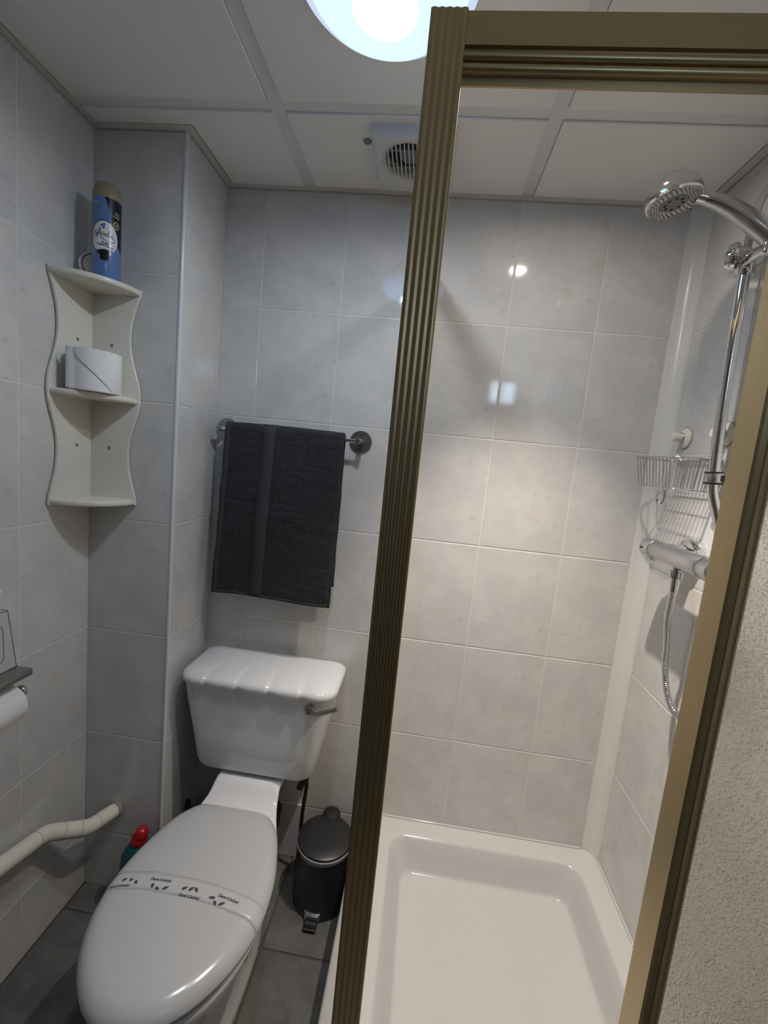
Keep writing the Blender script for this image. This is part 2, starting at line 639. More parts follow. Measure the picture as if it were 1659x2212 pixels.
# suspended ceiling: panels hang a little below the bars
ceiling = struct(obj('ceiling', box(XL - .08, XR + .08, YF - .06, .08, ZC + 0.03, ZC + 0.09), M['fgrout']), 'suspended ceiling of square panels in bars')
bar_x = [0.137, 0.762]
bar_y = [-0.311, -0.925, -1.54]
BW = 0.016
for bx in bar_x:
    obj('ceiling_bar', box(bx - BW, bx + BW, YF, 0.0, ZC + 0.003, ZC + 0.03), M['bar'], ceiling)
for by in bar_y:
    xs = [XL] + [v for bx in bar_x for v in (bx - BW, bx + BW)] + [XR]
    for a, b in zip(xs[0::2], xs[1::2]):
        obj('ceiling_bar', box(a, b, by - BW, by + BW, ZC + 0.0032, ZC + 0.03), M['bar'], ceiling)
ex_ = [XL + 0.0265] + [v for bx in bar_x for v in (bx - BW, bx + BW)] + [XR - 0.0265]
ey_ = [-0.0265] + [v for by in bar_y for v in (by + BW, by - BW)] + [YF + 0.0265]
for a, b in zip(ex_[0::2], ex_[1::2]):
    for c, d in zip(ey_[0::2], ey_[1::2]):
        if a < BX and c > BY:      # panel notched round the boxing
            x1 = BX + 0.0285
            prof = [(a, d), (b, d), (b, c), (x1, c), (x1, BY - 0.0285), (a, BY - 0.0285)]
            r0 = [(p[0], p[1], ZC - 0.002) for p in prof]
            r1 = [(p[0], p[1], ZC + 0.0115) for p in prof]
            obj('ceiling_panel', loft([r0, r1]), M['ceil'], ceiling)
        else:
            g = 0.0010
            obj('ceiling_panel', rbox(a + g, b - g, d + g, c - g, ZC - 0.002, ZC + 0.0115, 0.0012, 1), M['ceil'], ceiling)
# wall angle trim round the ceiling edge
def angle_trim(n, x0, x1, y0, y1, where):
    struct(obj('trim_%d' % n, rbox(x0, x1, y0, y1, ZC, ZC + 0.012, 0.0008, 1), M['trim']), 'cream angle trim at the ceiling edge ' + where)
angle_trim(1, XL + 0.002, XL + 0.0235, YF, BY - 0.002, 'along the left wall')
angle_trim(2, XL + 0.0235, BX + 0.002, BY - 0.0235, BY - 0.002, 'over the front of the boxing')
angle_trim(3, BX + 0.002, BX + 0.0235, BY - 0.0235, -0.002, 'over the side of the boxing')
angle_trim(4, BX + 0.0235, XR - 0.002, -0.0235, -0.002, 'along the back wall')
angle_trim(5, XR - 0.0235, XR - 0.002, YF, -0.0235, 'along the shower wall')

# white quarter-round bead on the boxing corner
pr = [(0.006 * math.cos(a), 0.006 * math.sin(a)) for a in [i * 2 * PI / 20 for i in range(20)]]
struct(obj('trim_6', extrude(pr, (BX - 0.0035, BY + 0.0035, 0.0), (1, 0, 0), (0, 1, 0), (0, 0, 1), ZC), M['bead'], smooth=60), 'white rounded bead down the boxing corner')
# plastic cove strip in the shower corner, standing on the tray
prof = [(1.2135, -0.0003), (1.2150, -0.0045), (1.2240, -0.0065), (1.2340, -0.0105), (1.2420, -0.0180), (1.2465, -0.0270), (1.2490, -0.0380), (1.2547, -0.0400), (1.2547, -0.0003)]
struct(obj('trim_7', extrude(prof, (0, 0, 0.2155), (1, 0, 0), (0, 1, 0), (0, 0, 1), ZC - 0.2155), M['cove'], smooth=40), 'white plastic cove strip in the shower corner')

# behind the camera: a door, plus a window added for its bluish tile reflection
d1 = struct(obj('door_1', join(rbox(-0.15, 0.61, YF, YF + 0.035, 0.0, 1.98, 0.002, 1)), M['door']), 'door behind the camera')
obj('panel', rbox(-0.03, 0.49, YF + 0.035, YF + 0.042, 0.2, 0.9, 0.002, 1), M['door'], d1)
obj('panel', rbox(-0.03, 0.49, YF + 0.035, YF + 0.042, 1.05, 1.85, 0.002, 1), M['door'], d1)
obj('door_handle', join(cyl((0.54, YF + 0.035, 1.0), (0.54, YF + 0.075, 1.0), 0.011), cyl((0.545, YF + 0.072, 1.0), (0.44, YF + 0.072, 1.0), 0.008)), M['satin'], d1, 40)
w1 = struct(obj('added_window_1', join(box(0.97, 1.19, YF, YF + .02, 1.93, 1.95), box(0.97, 1.19, YF, YF + .02, 2.10, 2.12), box(0.97, 0.99, YF, YF + .02, 1.95, 2.10), box(1.17, 1.19, YF, YF + .02, 1.95, 2.10), box(1.07, 1.085, YF, YF + .02, 1.95, 2.10)), M['wplast']), 'small high window added unseen behind the camera for a bluish tile reflection')
for a, b in ((0.99, 1.07), (1.085, 1.17)):
    obj('pane', box(a, b, YF + .004, YF + .009, 1.95, 2.10), M['addedglow'], w1)

# ------------------------------------------------------------------ ceiling lamp
LX, LY = 0.423, -0.61
lamp = thing('ceiling_lamp', 'round opal ceiling lamp glowing cool white', 'ceiling lamp', (LX, LY, ZC - 0.002))
zb = ZC - 0.002
obj('base_ring', lathe([(0.118, 0.0), (0.149, 0.0), (0.1495, -0.012), (0.1480, -0.020), (0.118, -0.018)], (LX, LY, zb), n=72), M['wplast'], lamp, 40)
obj('opal_rim', lathe([(0.1485, -0.018), (0.1465, -0.026), (0.1410, -0.0315), (0.1345, -0.0300), (0.1330, -0.024)], (LX, LY, zb), n=72, cap0=False, cap1=False), M['rimglow'], lamp, 40)
def dome_h(r):
    return -0.022 - 0.056 * math.sin(math.acos(min(1.0, (r / 0.1325)) ** 1.25))
def dome_zone(radii, c0, c1):
    return lathe([(r, dome_h(r)) for r in radii], (LX, LY, zb), n=64, cap0=c0, cap1=c1)
obj('diffuser', dome_zone([0.1325, 0.132, 0.130, 0.126, 0.12, 0.11, 0.098, 0.085, 0.07, 0.060, 0.052], False, False), M['dome'], lamp, 60)
# the bulb's hot spot showing through the opal cover
obj('bulb_glow', dome_zone([0.052, 0.047, 0.043], False, False), M['hot'][0], lamp, 60)
obj('bulb_glow', dome_zone([0.043, 0.034, 0.025], False, False), M['hot'][1], lamp, 60)
obj('bulb_glow', dome_zone([0.025, 0.012, 0.0005], False, True), M['hot'][2], lamp, 60)

# downlight over the tray (a real lamp with its bezel)
DX, DY = 0.83, -0.43
dl = thing('shower_downlight', 'small round downlight in the ceiling above the shower', 'downlight', (DX, DY, ZC - 0.002))
obj('bezel', lathe([(0.028, 0.0), (0.043, 0.0), (0.043, -0.003), (0.036, -0.006), (0.029, -0.005), (0.027, -0.001)], (DX, DY, ZC - 0.002), n=40), M['chrome'], dl, 40)
obj('lens', lathe([(0.0265, -0.0012), (0.0265, -0.0022), (0.001, -0.0026)], (DX, DY, ZC - 0.002), n=32), M['lampw'], dl, 60)
sd = bpy.data.lights.new('downlight_beam', 'SPOT')
sd.energy = SPOT_W
sd.color = (1.0, 0.89, 0.78)
sd.spot_size = math.radians(77)
sd.spot_blend = 1.0
sd.shadow_soft_size = 0.012
so = link(bpy.data.objects.new('downlight_beam', sd))
so.parent = dl
so.location = (0, 0, -0.018)

# ------------------------------------------------------------------ extractor fan
fx, fy, fz = 0.452, -0.173, ZC - 0.002
fan = thing('extractor_fan', 'square white extractor fan with round slatted grille on the ceiling', 'extractor fan', (fx, fy, fz))
x0, x1, y0, y1 = fx - 0.098, fx + 0.098, fy - 0.104, fy + 0.098
zt, zl = fz, fz - 0.030
# housing with a round opening
N = 64
cx, cy, cr = fx - 0.012, fy - 0.018, 0.064
def sq(i, ins):
    a = 2 * PI * i / N + PI / 4
    c, s_ = math.cos(a), math.sin(a)
    k = 1 / max(abs(c), abs(s_))
    return c * k, s_ * k
def fr(ins, z):
    return [((x0 + x1) / 2 + sq(i, 0)[0] * ((x1 - x0) / 2 - ins), (y0 + y1) / 2 + sq(i, 0)[1] * ((y1 - y0) / 2 - ins), z) for i in range(N)]
def fc(r, z):
    return [(cx + math.cos(2 * PI * i / N + PI / 4) * r, cy + math.sin(2 * PI * i / N + PI / 4) * r, z) for i in range(N)]
obj('housing', loft([fr(0, zt), fr(0, zl + 0.004), fr(0.0012, zl + 0.001), fr(0.004, zl), fc(cr + 0.012, zl), fc(cr, zl + 0.003), fc(cr - 0.004, zl + 0.0105), fc(cr - 0.004, zt - 0.002)], False, False), M['fanbox'], fan, 35)
obj('dark_duct', lathe([(cr - 0.002, -0.004), (cr - 0.002, -0.002)], (cx, cy, zt), n=40), M['darkvoid'], fan)
obj('motor_hub', lathe([(0.030, -0.005), (0.030, -0.014), (0.024, -0.017), (0.001, -0.018)], (cx + 0.004, cy, zt), n=32), M['greyplast'], fan, 40)
for s_ in (-1, 1):
    obj('motor_bracket', box(cx - 0.060, cx + 0.060, cy + s_ * 0.030 - 0.003, cy + s_ * 0.030 + 0.003, zl + 0.008, zl + 0.012), M['greyplast'], fan)
for k in range(-6, 7):
    gx = cx + k * 0.0102
    h = math.sqrt(max(0.0, (cr + 0.008) ** 2 - (gx - cx) ** 2))
    if h > 0.012:
        pth = [(gx, cy - h, zl + 0.001), (gx, cy - h * 0.8, zl - 0.0022), (gx, cy, zl - 0.003), (gx, cy + h * 0.8, zl - 0.0022), (gx, cy + h, zl + 0.001)]
        obj('grille_slat', tube(smooth_path(pth, 4), 0.0015, 6), M['fanbox'], fan, 60)
obj('screw_cap', lathe([(0.0045, 0.0), (0.004, -0.0025), (0.001, -0.003)], (cx - 0.002, cy - cr - 0.020, zl), n=16), M['wplast'], fan, 60)
tag(obj('ceiling_plug', lathe([(0.0105, 0.0), (0.0105, -0.0012), (0.009, -0.0025), (0.0085, -0.0015), (0.001, -0.0016)], (0.334, -0.217, ZC - 0.002), n=24), M['greyplast'], smooth=30), 'small round grey plug in the ceiling panel beside the fan', 'plug')

# ------------------------------------------------------------------ shower tray
def rrect(x0, x1, y0, y1, r, n=8):
    pts = []
    for cx_, cy_, a0 in ((x1 - r, y1 - r, 0), (x0 + r, y1 - r, PI / 2), (x0 + r, y0 + r, PI), (x1 - r, y0 + r, 1.5 * PI)):
        for k in range(n + 1):
            a = a0 + k / n * PI / 2
            pts.append((cx_ + r * math.cos(a), cy_ + r * math.sin(a)))
    return pts
TZ = 0.215
tray = thing('shower_tray', 'white square shower tray with raised rim and drain', 'shower tray', (0.86, -0.38, 0.0))
def tring(x0, x1, y0, y1, r, z):
    return [(a, b, z) for a, b in rrect(x0, x1, y0, y1, r)]
tx0, tx1, ty0, ty1 = 0.461, 1.253, -0.80, -0.002
ix0, ix1, iy0, iy1 = 0.578, 1.180, -0.705, -0.070
R_ = [tring(tx0 + .004, tx1, ty0 + .004, ty1, 0.012, 0.001),
      tring(tx0, tx1, ty0, ty1, 0.012, 0.02),
      tring(tx0, tx1, ty0, ty1, 0.012, TZ - 0.010),
      tring(tx0 + .002, tx1, ty0 + .002, ty1, 0.012, TZ - 0.004),
      tring(tx0 + .008, tx1 - .001, ty0 + .008, ty1 - .001, 0.012, TZ),
      tring(ix0 - .010, ix1 + .010, iy0 - .010, iy1 + .010, 0.055, TZ + 0.001),
      tring(ix0 - .003, ix1 + .003, iy0 - .003, iy1 + .003, 0.055, TZ - 0.001),
      tring(ix0 + .002, ix1 - .002, iy0 + .002, iy1 - .002, 0.052, TZ - 0.006),
      tring(ix0 + .020, ix1 - .018, iy0 + .018, iy1 - .018, 0.048, TZ - 0.045),
      tring(ix0 + .040, ix1 - .036, iy0 + .036, iy1 - .038, 0.042, TZ - 0.078),
      tring(ix0 + .044, ix1 - .040, iy0 + .040, iy1 - .042, 0.040, TZ - 0.0835),
      tring(ix0 + .050, ix1 - .046, iy0 + .046, iy1 - .048, 0.037, TZ - 0.0860),
      tring(ix0 + .070, ix1 - .064, iy0 + .066, iy1 - .068, 0.030, TZ - 0.0865),
      tring(0.80, 0.90, -0.45, -0.33, 0.03, TZ - 0.090)]
obj('tray_body', loft(R_), M['tray'], tray, 50)
obj('drain', lathe([(0.042, 0.0), (0.042, 0.003), (0.036, 0.005), (0.001, 0.004)], (0.85, -0.58, TZ - 0.0895), n=32), M['chrome'], tray, 40)
# bead of sealant at the wall joints
obj('sealant', join(tube([(0.48, -0.0025, TZ + 0.001), (1.21, -0.0025, TZ + 0.001)], 0.004, 8), tube([(1.2515, -0.042, TZ + 0.001), (1.2515, -0.78, TZ + 0.001)], 0.004, 8)), M['tray'], tray, 60)

# ------------------------------------------------------------------ shower enclosure
EZT = 1.987
enc = thing('shower_enclosure', 'bronze gold framed shower enclosure with pebbled glass', 'shower enclosure', (0.53, -0.74, TZ + 0.002))
PX0, PX1, PY0, PY1 = 0.508, 0.554, -0.764, -0.722
def fluted(x0, x1, yf, yb, n, dep):
    """plan outline of a post with n rounded flutes on the face yf"""
    pts = [(x1, yb), (x0, yb), (x0, yf + 0.002)]
    wv = (x1 - x0) / n
    for k in range(n):
        for q in range(10):
            t = q / 10
            pts.append((x0 + (k + t) * wv, yf + dep * (0.5 + 0.5 * math.cos(2 * PI * t))))
    pts.append((x1, yf + 0.002))
    return pts
ZB = TZ + 0.002
obj('corner_post', extrude(fluted(PX0, PX1, PY0, PY1, 5, 0.0011), (0, 0, ZB), (1, 0, 0), (0, 1, 0), (0, 0, 1), EZT + 0.003 - ZB), M['gold'], enc, 35)
# head rail profile in (y, z)
def bead(yc, zc, r, a0, a1, n=8):
    return [(yc - r * math.cos(a0 + (a1 - a0) * k / n), zc + r * math.sin(a0 + (a1 - a0) * k / n)) for k in range(n + 1)]
hp = [(-0.722, EZT), (-0.7625, EZT), (-0.7625, 1.9500), (-0.7575, 1.9494), (-0.7570, 1.9445)]
hp += bead(-0.7585, 1.9400, 0.0045, PI / 2, -PI / 2)
hp += [(-0.7555, 1.9345), (-0.7555, 1.9325)]
hp += bead(-0.7570, 1.9275, 0.0055, PI / 2, -0.35 * PI)
hp += [(-0.7520, 1.9225), (-0.7510, 1.9130), (-0.7495, 1.9122), (-0.7220, 1.9345)]
obj('head_rail', extrude(hp, (PX1, 0, 0), (0, 1, 0), (0, 0, 1), (1, 0, 0), 1.228 - PX1), M['gold'], enc, 25)
obj('bottom_rail', extrude([(-0.722, ZB), (-0.7625, ZB), (-0.7625, ZB + 0.018), (-0.756, ZB + 0.026), (-0.722, ZB + 0.026)], (PX1, 0, 0), (0, 1, 0), (0, 0, 1), (1, 0, 0), 1.228 - PX1), M['gold'], enc, 25)
obj('wall_jamb', extrude(fluted(1.228, 1.2535, PY0, PY1, 3, 0.002), (0, 0, ZB), (1, 0, 0), (0, 1, 0), (0, 0, 1), EZT - ZB), M['gold'], enc, 35)
# side screen between the corner post and the back wall
obj('side_glass', box(0.5265, 0.5305, -0.7225, -0.014, ZB + 0.020, EZT - 0.020), M['sideglass'], enc)
obj('side_jamb', rbox(0.514, 0.539, -0.022, -0.0006, ZB + .006, EZT, 0.002, 1), M['gold'], enc)
obj('side_rail', rbox(0.516, 0.539, -0.7215, -0.0225, EZT - 0.030, EZT, 0.002, 1), M['gold'], enc)
obj('side_rail', rbox(0.516, 0.539, -0.7215, -0.0225, ZB, ZB + 0.028, 0.002, 1), M['gold'], enc)
# sliding door pushed to the right
SX0, SX1 = 0.978, 1.0135
dglass = obj('sliding_door', box(SX1 - 0.003, 1.222, -0.7450, -0.7405, ZB + 0.050, 1.9110), M['glass'], enc)
DZ0, DZ1 = ZB + 0.0285, 1.9115
def stile(x0, x1, s_):
    # plan outline: flat inner side face, rounded and grooved face to the room
    if s_ > 0:
        prof = [(x0, -0.7155), (x0, -0.7600)]
        prof += [(x0 + 0.003, -0.7625), (x0 + 0.010, -0.7632), (x0 + 0.0105, -0.7612), (x0 + 0.0125, -0.7612), (x0 + 0.0135, -0.7630), (x0 + 0.020, -0.7615), (x0 + 0.0225, -0.7590), (x0 + 0.0245, -0.7590), (x0 + 0.0255, -0.7600), (x0 + 0.031, -0.7560), (x0 + 0.034, -0.7500), (x1, -0.7465), (x1, -0.7390), (x0 + 0.022, -0.7155)]
    else:
        prof = [(x0, -0.7465), (x0 + 0.003, -0.7540), (x1, -0.7540), (x1, -0.7300), (x0, -0.7390)]
    return extrude(prof, (0, 0, DZ0), (1, 0, 0), (0, 1, 0), (0, 0, 1), DZ1 - DZ0)
obj('door_stile', stile(SX0, SX1, 1), M['gold'], dglass, 22)
obj('door_stile', stile(1.2200, 1.2275, -1), M['gold'], dglass, 22)
obj('door_rail', rbox(SX1, 1.2195, -0.7560, -0.7250, DZ0, DZ0 + 0.030, 0.002, 1), M['gold'], dglass)

# ------------------------------------------------------------------ toilet
CX = 0.132
OUT = [(-0.283, 0.0), (-0.284, 0.060), (-0.289, 0.095), (-0.305, 0.115), (-0.335, 0.138), (-0.375, 0.155), (-0.42, 0.168), (-0.47, 0.179), (-0.52, 0.1835), (-0.57, 0.181), (-0.62, 0.170), (-0.665, 0.151), (-0.705, 0.125), (-0.735, 0.097), (-0.757, 0.066), (-0.770, 0.034), (-0.774, 0.0)]
def outline(n=96):
    """closed seat outline as (x offset, y), resampled evenly"""
    right = smooth_path([(w_, y_, 0) for y_, w_ in OUT], 6)
    pts = [(p.x, p.y) for p in right] + [(-p.x, p.y) for p in reversed(right[1:-1])]
    L = [0.0]
    for a, b in zip(pts, pts[1:] + pts[:1]):
        L.append(L[-1] + math.hypot(a[0] - b[0], a[1] - b[1]))
    out = []
    k = 0
    for i in range(n):
        s_ = L[-1] * i / n
        while L[k + 1] < s_:
            k += 1
        t = (s_ - L[k]) / max(1e-9, L[k + 1] - L[k])
        a, b = pts[k], pts[(k + 1) % len(pts)]
        out.append((a[0] + (b[0] - a[0]) * t, a[1] + (b[1] - a[1]) * t))
    return out
OL = outline()
YC = -0.53
def oring(s_, z, ins=0.0, back=None):
    out = []
    for x, y in OL:
        d = math.hypot(x, y - YC)
        k = s_ * max(0.0, d - ins) / d
        yy = YC + (y - YC) * k
        if back is not None:
            yy = min(yy, back)
        out.append((CX + x * k, yy, z))
    return out
toilet = thing('toilet', 'white close-coupled toilet with scalloped cistern lid, seat lid down', 'toilet', (CX, -0.42, 0.0))
# pan: foot, waist, bowl and the neck under the cistern
def pring(hw, yb, yf, z, p=2.6, n=64):
    c, h = (yb + yf) / 2, (yb - yf) / 2
    out = []
    for i in range(n):
        a = 2 * PI * i / n
        ca, sa = math.cos(a), math.sin(a)
        out.append((CX + hw * math.copysign(abs(ca) ** (2 / p), ca), c + h * math.copysign(abs(sa) ** (2 / p), sa), z))
    return out
def flute(r, a):
    # shallow vertical ridges on the flanks of the pedestal
    out = []
    for i, q in enumerate(r):
        t = i / len(r)
        k = 1 + a * math.sin(t * 2 * PI * 22)
        out.append((CX + (q[0] - CX) * k, q[1], q[2]))
    return out
pan = loft([pring(0.104, -0.17, -0.600, 0.0), pring(0.104, -0.17, -0.600, 0.010), flute(pring(0.099, -0.175, -0.592, 0.022), .01),
            flute(pring(0.096, -0.18, -0.585, 0.08), .02), flute(pring(0.100, -0.19, -0.595, 0.16), .02), flute(pring(0.116, -0.20, -0.630, 0.23), .012),
            flute(pring(0.142, -0.22, -0.685, 0.29), .006), pring(0.163, -0.24, -0.733, 0.335), pring(0.174, -0.25, -0.757, 0.362, 2.3), pring(0.177, -0.27, -0.763, 0.378, 2.2), pring(0.173, -0.275, -0.759, 0.386, 2.2), pring(0.150, -0.30, -0.735, 0.387, 2.2)])
NK = []
for y, hw, zt_, zb_ in [(-0.030, 0.099, 0.431, 0.30), (-0.185, 0.100, 0.431, 0.27), (-0.203, 0.100, 0.4305, 0.25), (-0.212, 0.101, 0.4255, 0.24), (-0.224, 0.103, 0.4150, 0.23), (-0.242, 0.107, 0.4020, 0.22), (-0.266, 0.115, 0.3920, 0.21), (-0.295, 0.126, 0.3870, 0.20), (-0.34, 0.145, 0.3858, 0.20)]:
    r = 0.010
    q = [(CX + hw - 0.045, zb_), (CX + hw - 0.018, zb_ + (zt_ - zb_) * 0.55), (CX + hw - 0.003, zt_ - 0.016)]
    top = [(CX + hw - r + r * math.cos(a), zt_ - r + r * math.sin(a)) for a in (0, .4, .8, 1.2, PI / 2)]
    half = q + top
    pts = half + [(2 * CX - a, b) for a, b in reversed(half)]
    NK.append([(a, y, b) for a, b in pts])
obj('pan', join(pan, loft(NK)), M['china'], toilet, 42)
obj('fixing_hole', lathe([(0.0085, 0.0), (0.0095, 0.003), (0.0070, 0.0035), (0.0065, 0.001), (0.001, 0.001)], (0.2895, -0.5750, 0.3360), axis=(1, -0.30, -0.40), n=20), M['wplast'], toilet, 30)
obj('fixing_hole_shadow', lathe([(0.0066, 0.0), (0.0066, 0.0040), (0.001, 0.0040)], (0.2895, -0.5750, 0.3360), axis=(1, -0.30, -0.40), n=20), M['rubber'], toilet)
# seat ring and lid
def seat_geo():
    r = [oring(1.0, 0.3885, 0.016, -0.292), oring(1.0, 0.390, 0.008, -0.290), oring(1.0, 0.394, 0.004, -0.289), oring(1.0, 0.4035, 0.003, -0.288), oring(1.0, 0.4055, 0.006, -0.290)]
    return loft(r)
obj('seat', seat_geo(), M['seat'], toilet, 40)
LZ = [(0.0, 0.4395), (0.25, 0.4392), (0.5, 0.4380), (0.7, 0.4355), (0.80, 0.4335), (0.86, 0.4315), (0.905, 0.4285), (0.935, 0.4250), (0.960, 0.4205), (0.980, 0.4155), (0.993, 0.4105), (1.0, 0.4062)]
def lid_geo():
    rings = [oring(1.0, 0.4060, 0.012)]
    for s_, z in reversed(LZ[1:]):
        rings.append(oring(s_, z))
    rings.append(oring(0.02, LZ[0][1]))
    return loft(rings)
obj('lid', lid_geo(), M['seat'], toilet, 45)
def lid_s(x, y):
    a = math.atan2(y - YC, x - CX)
    best, bd = None, 9
    for i in range(len(OL)):
        p, q = OL[i], OL[(i + 1) % len(OL)]
        # ray from centre
        dx, dy = math.cos(a), math.sin(a)
        ex, ey = q[0] - p[0], q[1] - p[1]
        den = dx * ey - dy * ex
        if abs(den) < 1e-12:
            continue
        t = (p[0] * ey - (p[1] - YC) * ex) / den
        u = (p[0] * dy - (p[1] - YC) * dx) / den
        if t > 0 and -1e-6 <= u <= 1.000001:
            best = t
    return math.hypot(x - CX, y - YC) / best if best else 1.0
def lid_z(x, y):
    return interp(LZ, min(1.0, lid_s(x, y)))
# paper band across the lid with its printing
band = thing('paper_band', 'white printed paper band wrapped across the closed toilet lid', 'paper band', (CX, -0.545, 0.435))
def ymid(x):
    return interp([(-0.06, -0.556), (-0.03, -0.548), (0.04, -0.540), (0.15, -0.541), (0.2, -0.545), (0.28, -0.554), (0.33, -0.562)], x)
bw = 0.0215
edge_l = edge_r = None
V, F = [], []
nx = 64
xa, xb = CX - 0.1800, CX + 0.1800
colsb = []
for i in range(nx + 1):
    x = xa + (xb - xa) * (0.5 - 0.5 * math.cos(PI * i / nx))
    row = []
    for j in range(5):
        y = ymid(x) - bw + 2 * bw * j / 4
        s_ = lid_s(x, y)
        xx = x
        if s_ > 1.0:
            xx = CX + (x - CX) / s_
        row.append((xx + math.copysign(0.0003, x - CX) * sstep(.9, 1.0, s_), y, lid_z(xx, y) + 0.0003))
    colsb.append(row)
hang_l = [(p[0] - 0.0002, p[1], 0.4030) for p in colsb[0]]
hang_r = [(p[0] + 0.0002, p[1], 0.4030) for p in colsb[-1]]
grid = [hang_l] + colsb + [hang_r]
V = [p for r in grid for p in r]
F = [(i * 5 + j, i * 5 + j + 1, (i + 1) * 5 + j + 1, (i + 1) * 5 + j) for i in range(len(grid) - 1) for j in range(4)]
bo = obj('band_sheet', (V, F), M['band'], band, 60)
sol = bo.modifiers.new('thick', 'SOLIDIFY')
sol.thickness = 0.0002
sol.offset = 1
def onlid(px, py, ang, lift=0.0010):
    ca, sa = math.cos(ang), math.sin(ang)
    def f(v):
        x = px + v[0] * ca - v[1] * sa
        y = py + v[0] * sa + v[1] * ca
        return (x, y, lid_z(x, y) + lift)
    return f
T = text_geo('Cleaned & Sanitised', 0.0078, shear=0.35, bold=0.00022)
w_ = max(v[0] for v in T[0]) - min(v[0] for v in T[0])
for (ax, ay), (bx_, by_) in (((-0.040, -0.5640), (0.006, -0.5570)), ((0.043, -0.5365), (0.092, -0.5350)), ((0.122, -0.5590), (0.172, -0.5600)), ((0.207, -0.5440), (0.257, -0.5500))):
    L_ = math.hypot(bx_ - ax, by_ - ay)
    k = L_ / w_
    g2 = ([(v[0] * k, v[1] * k * 1.55, 0) for v in T[0]], T[1])
    obj('printed_words', mapg(g2, onlid((ax + bx_) / 2, (ay + by_) / 2, math.atan2(by_ - ay, bx_ - ax))), M['ink'], band)
def leaf_geo(L, W):
    pts = []
    n = 10
    for k in range(n + 1):
        t = k / n
        pts.append(((t - 0.5) * L, W / 2 * math.sin(PI * t ** 0.75)))
    low = [(x, -y) for x, y in reversed(pts[1:-1])]
    P = pts + low
    return [(x, y, 0) for x, y in P], [tuple(range(len(P)))]
LEAVES = [(-0.017, -0.5490, -0.009, -0.5420), (-0.001, -0.5470, 0.006, -0.5420), (0.013, -0.5450, 0.020, -0.5525),
          (0.055, -0.5460, 0.059, -0.5570), (0.066, -0.5540, 0.076, -0.5570), (0.083, -0.5550, 0.094, -0.5470),
          (0.124, -0.5475, 0.135, -0.5410), (0.140, -0.5480, 0.149, -0.5380), (0.152, -0.5390, 0.161, -0.5480),
          (0.204, -0.5515, 0.190, -0.5530), (0.205, -0.5580, 0.213, -0.5665), (0.218, -0.5640, 0.230, -0.5560)]
for a, b, c, d in LEAVES:
    obj('printed_leaf', mapg(leaf_geo(math.hypot(c - a, d - b) * 1.12, 0.0068), onlid((a + c) / 2, (b + d) / 2, math.atan2(d - b, c - a))), M['ink'], band)
# cistern body
def crn(x0, x1, yf, z, rf=0.045, rb=0.012, n=8):
    yb = -0.004
    pts = []
    for cx_, cy_, r, a0 in ((x1 - rb, yb - rb, rb, 0), (x0 + rb, yb - rb, rb, PI / 2), (x0 + rf, yf + rf, rf, PI), (x1 - rf, yf + rf, rf, 1.5 * PI)):
        for k in range(n + 1):
            a = a0 + k / n * PI / 2
            pts.append((cx_ + r * math.cos(a), cy_ + r * math.sin(a), z))
    return pts
ZK = 0.4325
obj('cistern', loft([crn(-0.018, 0.288, -0.165, ZK, .03), crn(-0.034, 0.304, -0.180, ZK + 0.004, .04), crn(-0.046, 0.315, -0.190, ZK + 0.014), crn(-0.0535, 0.3225, -0.1955, ZK + 0.032),
                     crn(-0.070, 0.340, -0.1990, 0.56), crn(-0.090, 0.360, -0.2025, 0.66), crn(-0.0990, 0.3695, -0.2040, 0.7285)]), M['china'], toilet, 45)
# scalloped lid
VAL = [-0.013, 0.083, 0.179, 0.275]
def lidring(ins, z, front, zs):
    """ins: inset; front: how far scallops pull the front edge in; zs: how far they dent downwards"""
    base = []
    x0, x1, yf, yb = -0.104 + ins, 0.376 - ins, -0.2205 + ins, -0.0045 - ins * 0.5
    rf, rb = max(0.006, 0.058 - ins * 0.5), max(0.006, 0.030 - ins * 0.25)
    n = 10
    P = []
    cs = ((x1 - rb, yb - rb, rb, 0), (x0 + rb, yb - rb, rb, PI / 2), (x0 + rf, yf + rf, rf, PI), (x1 - rf, yf + rf, rf, 1.5 * PI))
    for idx, (cx_, cy_, r, a0) in enumerate(cs):
        for k in range(n + 1):
            a = a0 + k / n * PI / 2
            P.append((cx_ + r * math.cos(a), cy_ + r * math.sin(a)))
        if idx == 2:      # dense run along the front
            for k in range(1, 80):
                P.append((x0 + rf + (x1 - x0 - 2 * rf) * k / 80, yf))
        elif idx == 0:
            for k in range(1, 80):
                P.append((x1 - rb - (x1 - x0 - 2 * rb) * k / 80, yb))
    out = []
    for x, y in P:
        fness = sstep(-0.07, -0.16, y) if y < -0.05 else 0.0
        fan_x = CX + (x - CX) * (1 + 0.25 * sstep(-0.2, -0.05, y))
        v = 0.0
        lobe = 0.0
        for q in VAL:
            d = fan_x - q
            v = max(v, math.exp(-(d / (0.0055 if d < 0 else 0.020)) ** 2))
        out.append((x, y + v * front * fness, z + v * zs * fness))
    return out
rings = [lidring(0.016, 0.7290, 0.003, 0.003), lidring(0.003, 0.7235, 0.004, 0.0040), lidring(0.0, 0.7265, 0.0050, 0.0030), lidring(0.0, 0.7360, 0.0050, 0.0), lidring(0.002, 0.7415, 0.0046, -0.0016), lidring(0.0065, 0.7465, 0.0038, -0.0030),
         lidring(0.014, 0.7505, 0.002, -0.0040), lidring(0.026, 0.7542, 0.001, -0.0042), lidring(0.044, 0.7570, 0.0, -0.0036), lidring(0.064, 0.7584, 0.0, -0.0024), lidring(0.085, 0.7591, 0.0, -0.0010), lidring(0.100, 0.7593, 0.0, 0.0)]
obj('cistern_lid', loft(rings), M['china'], toilet, 60)
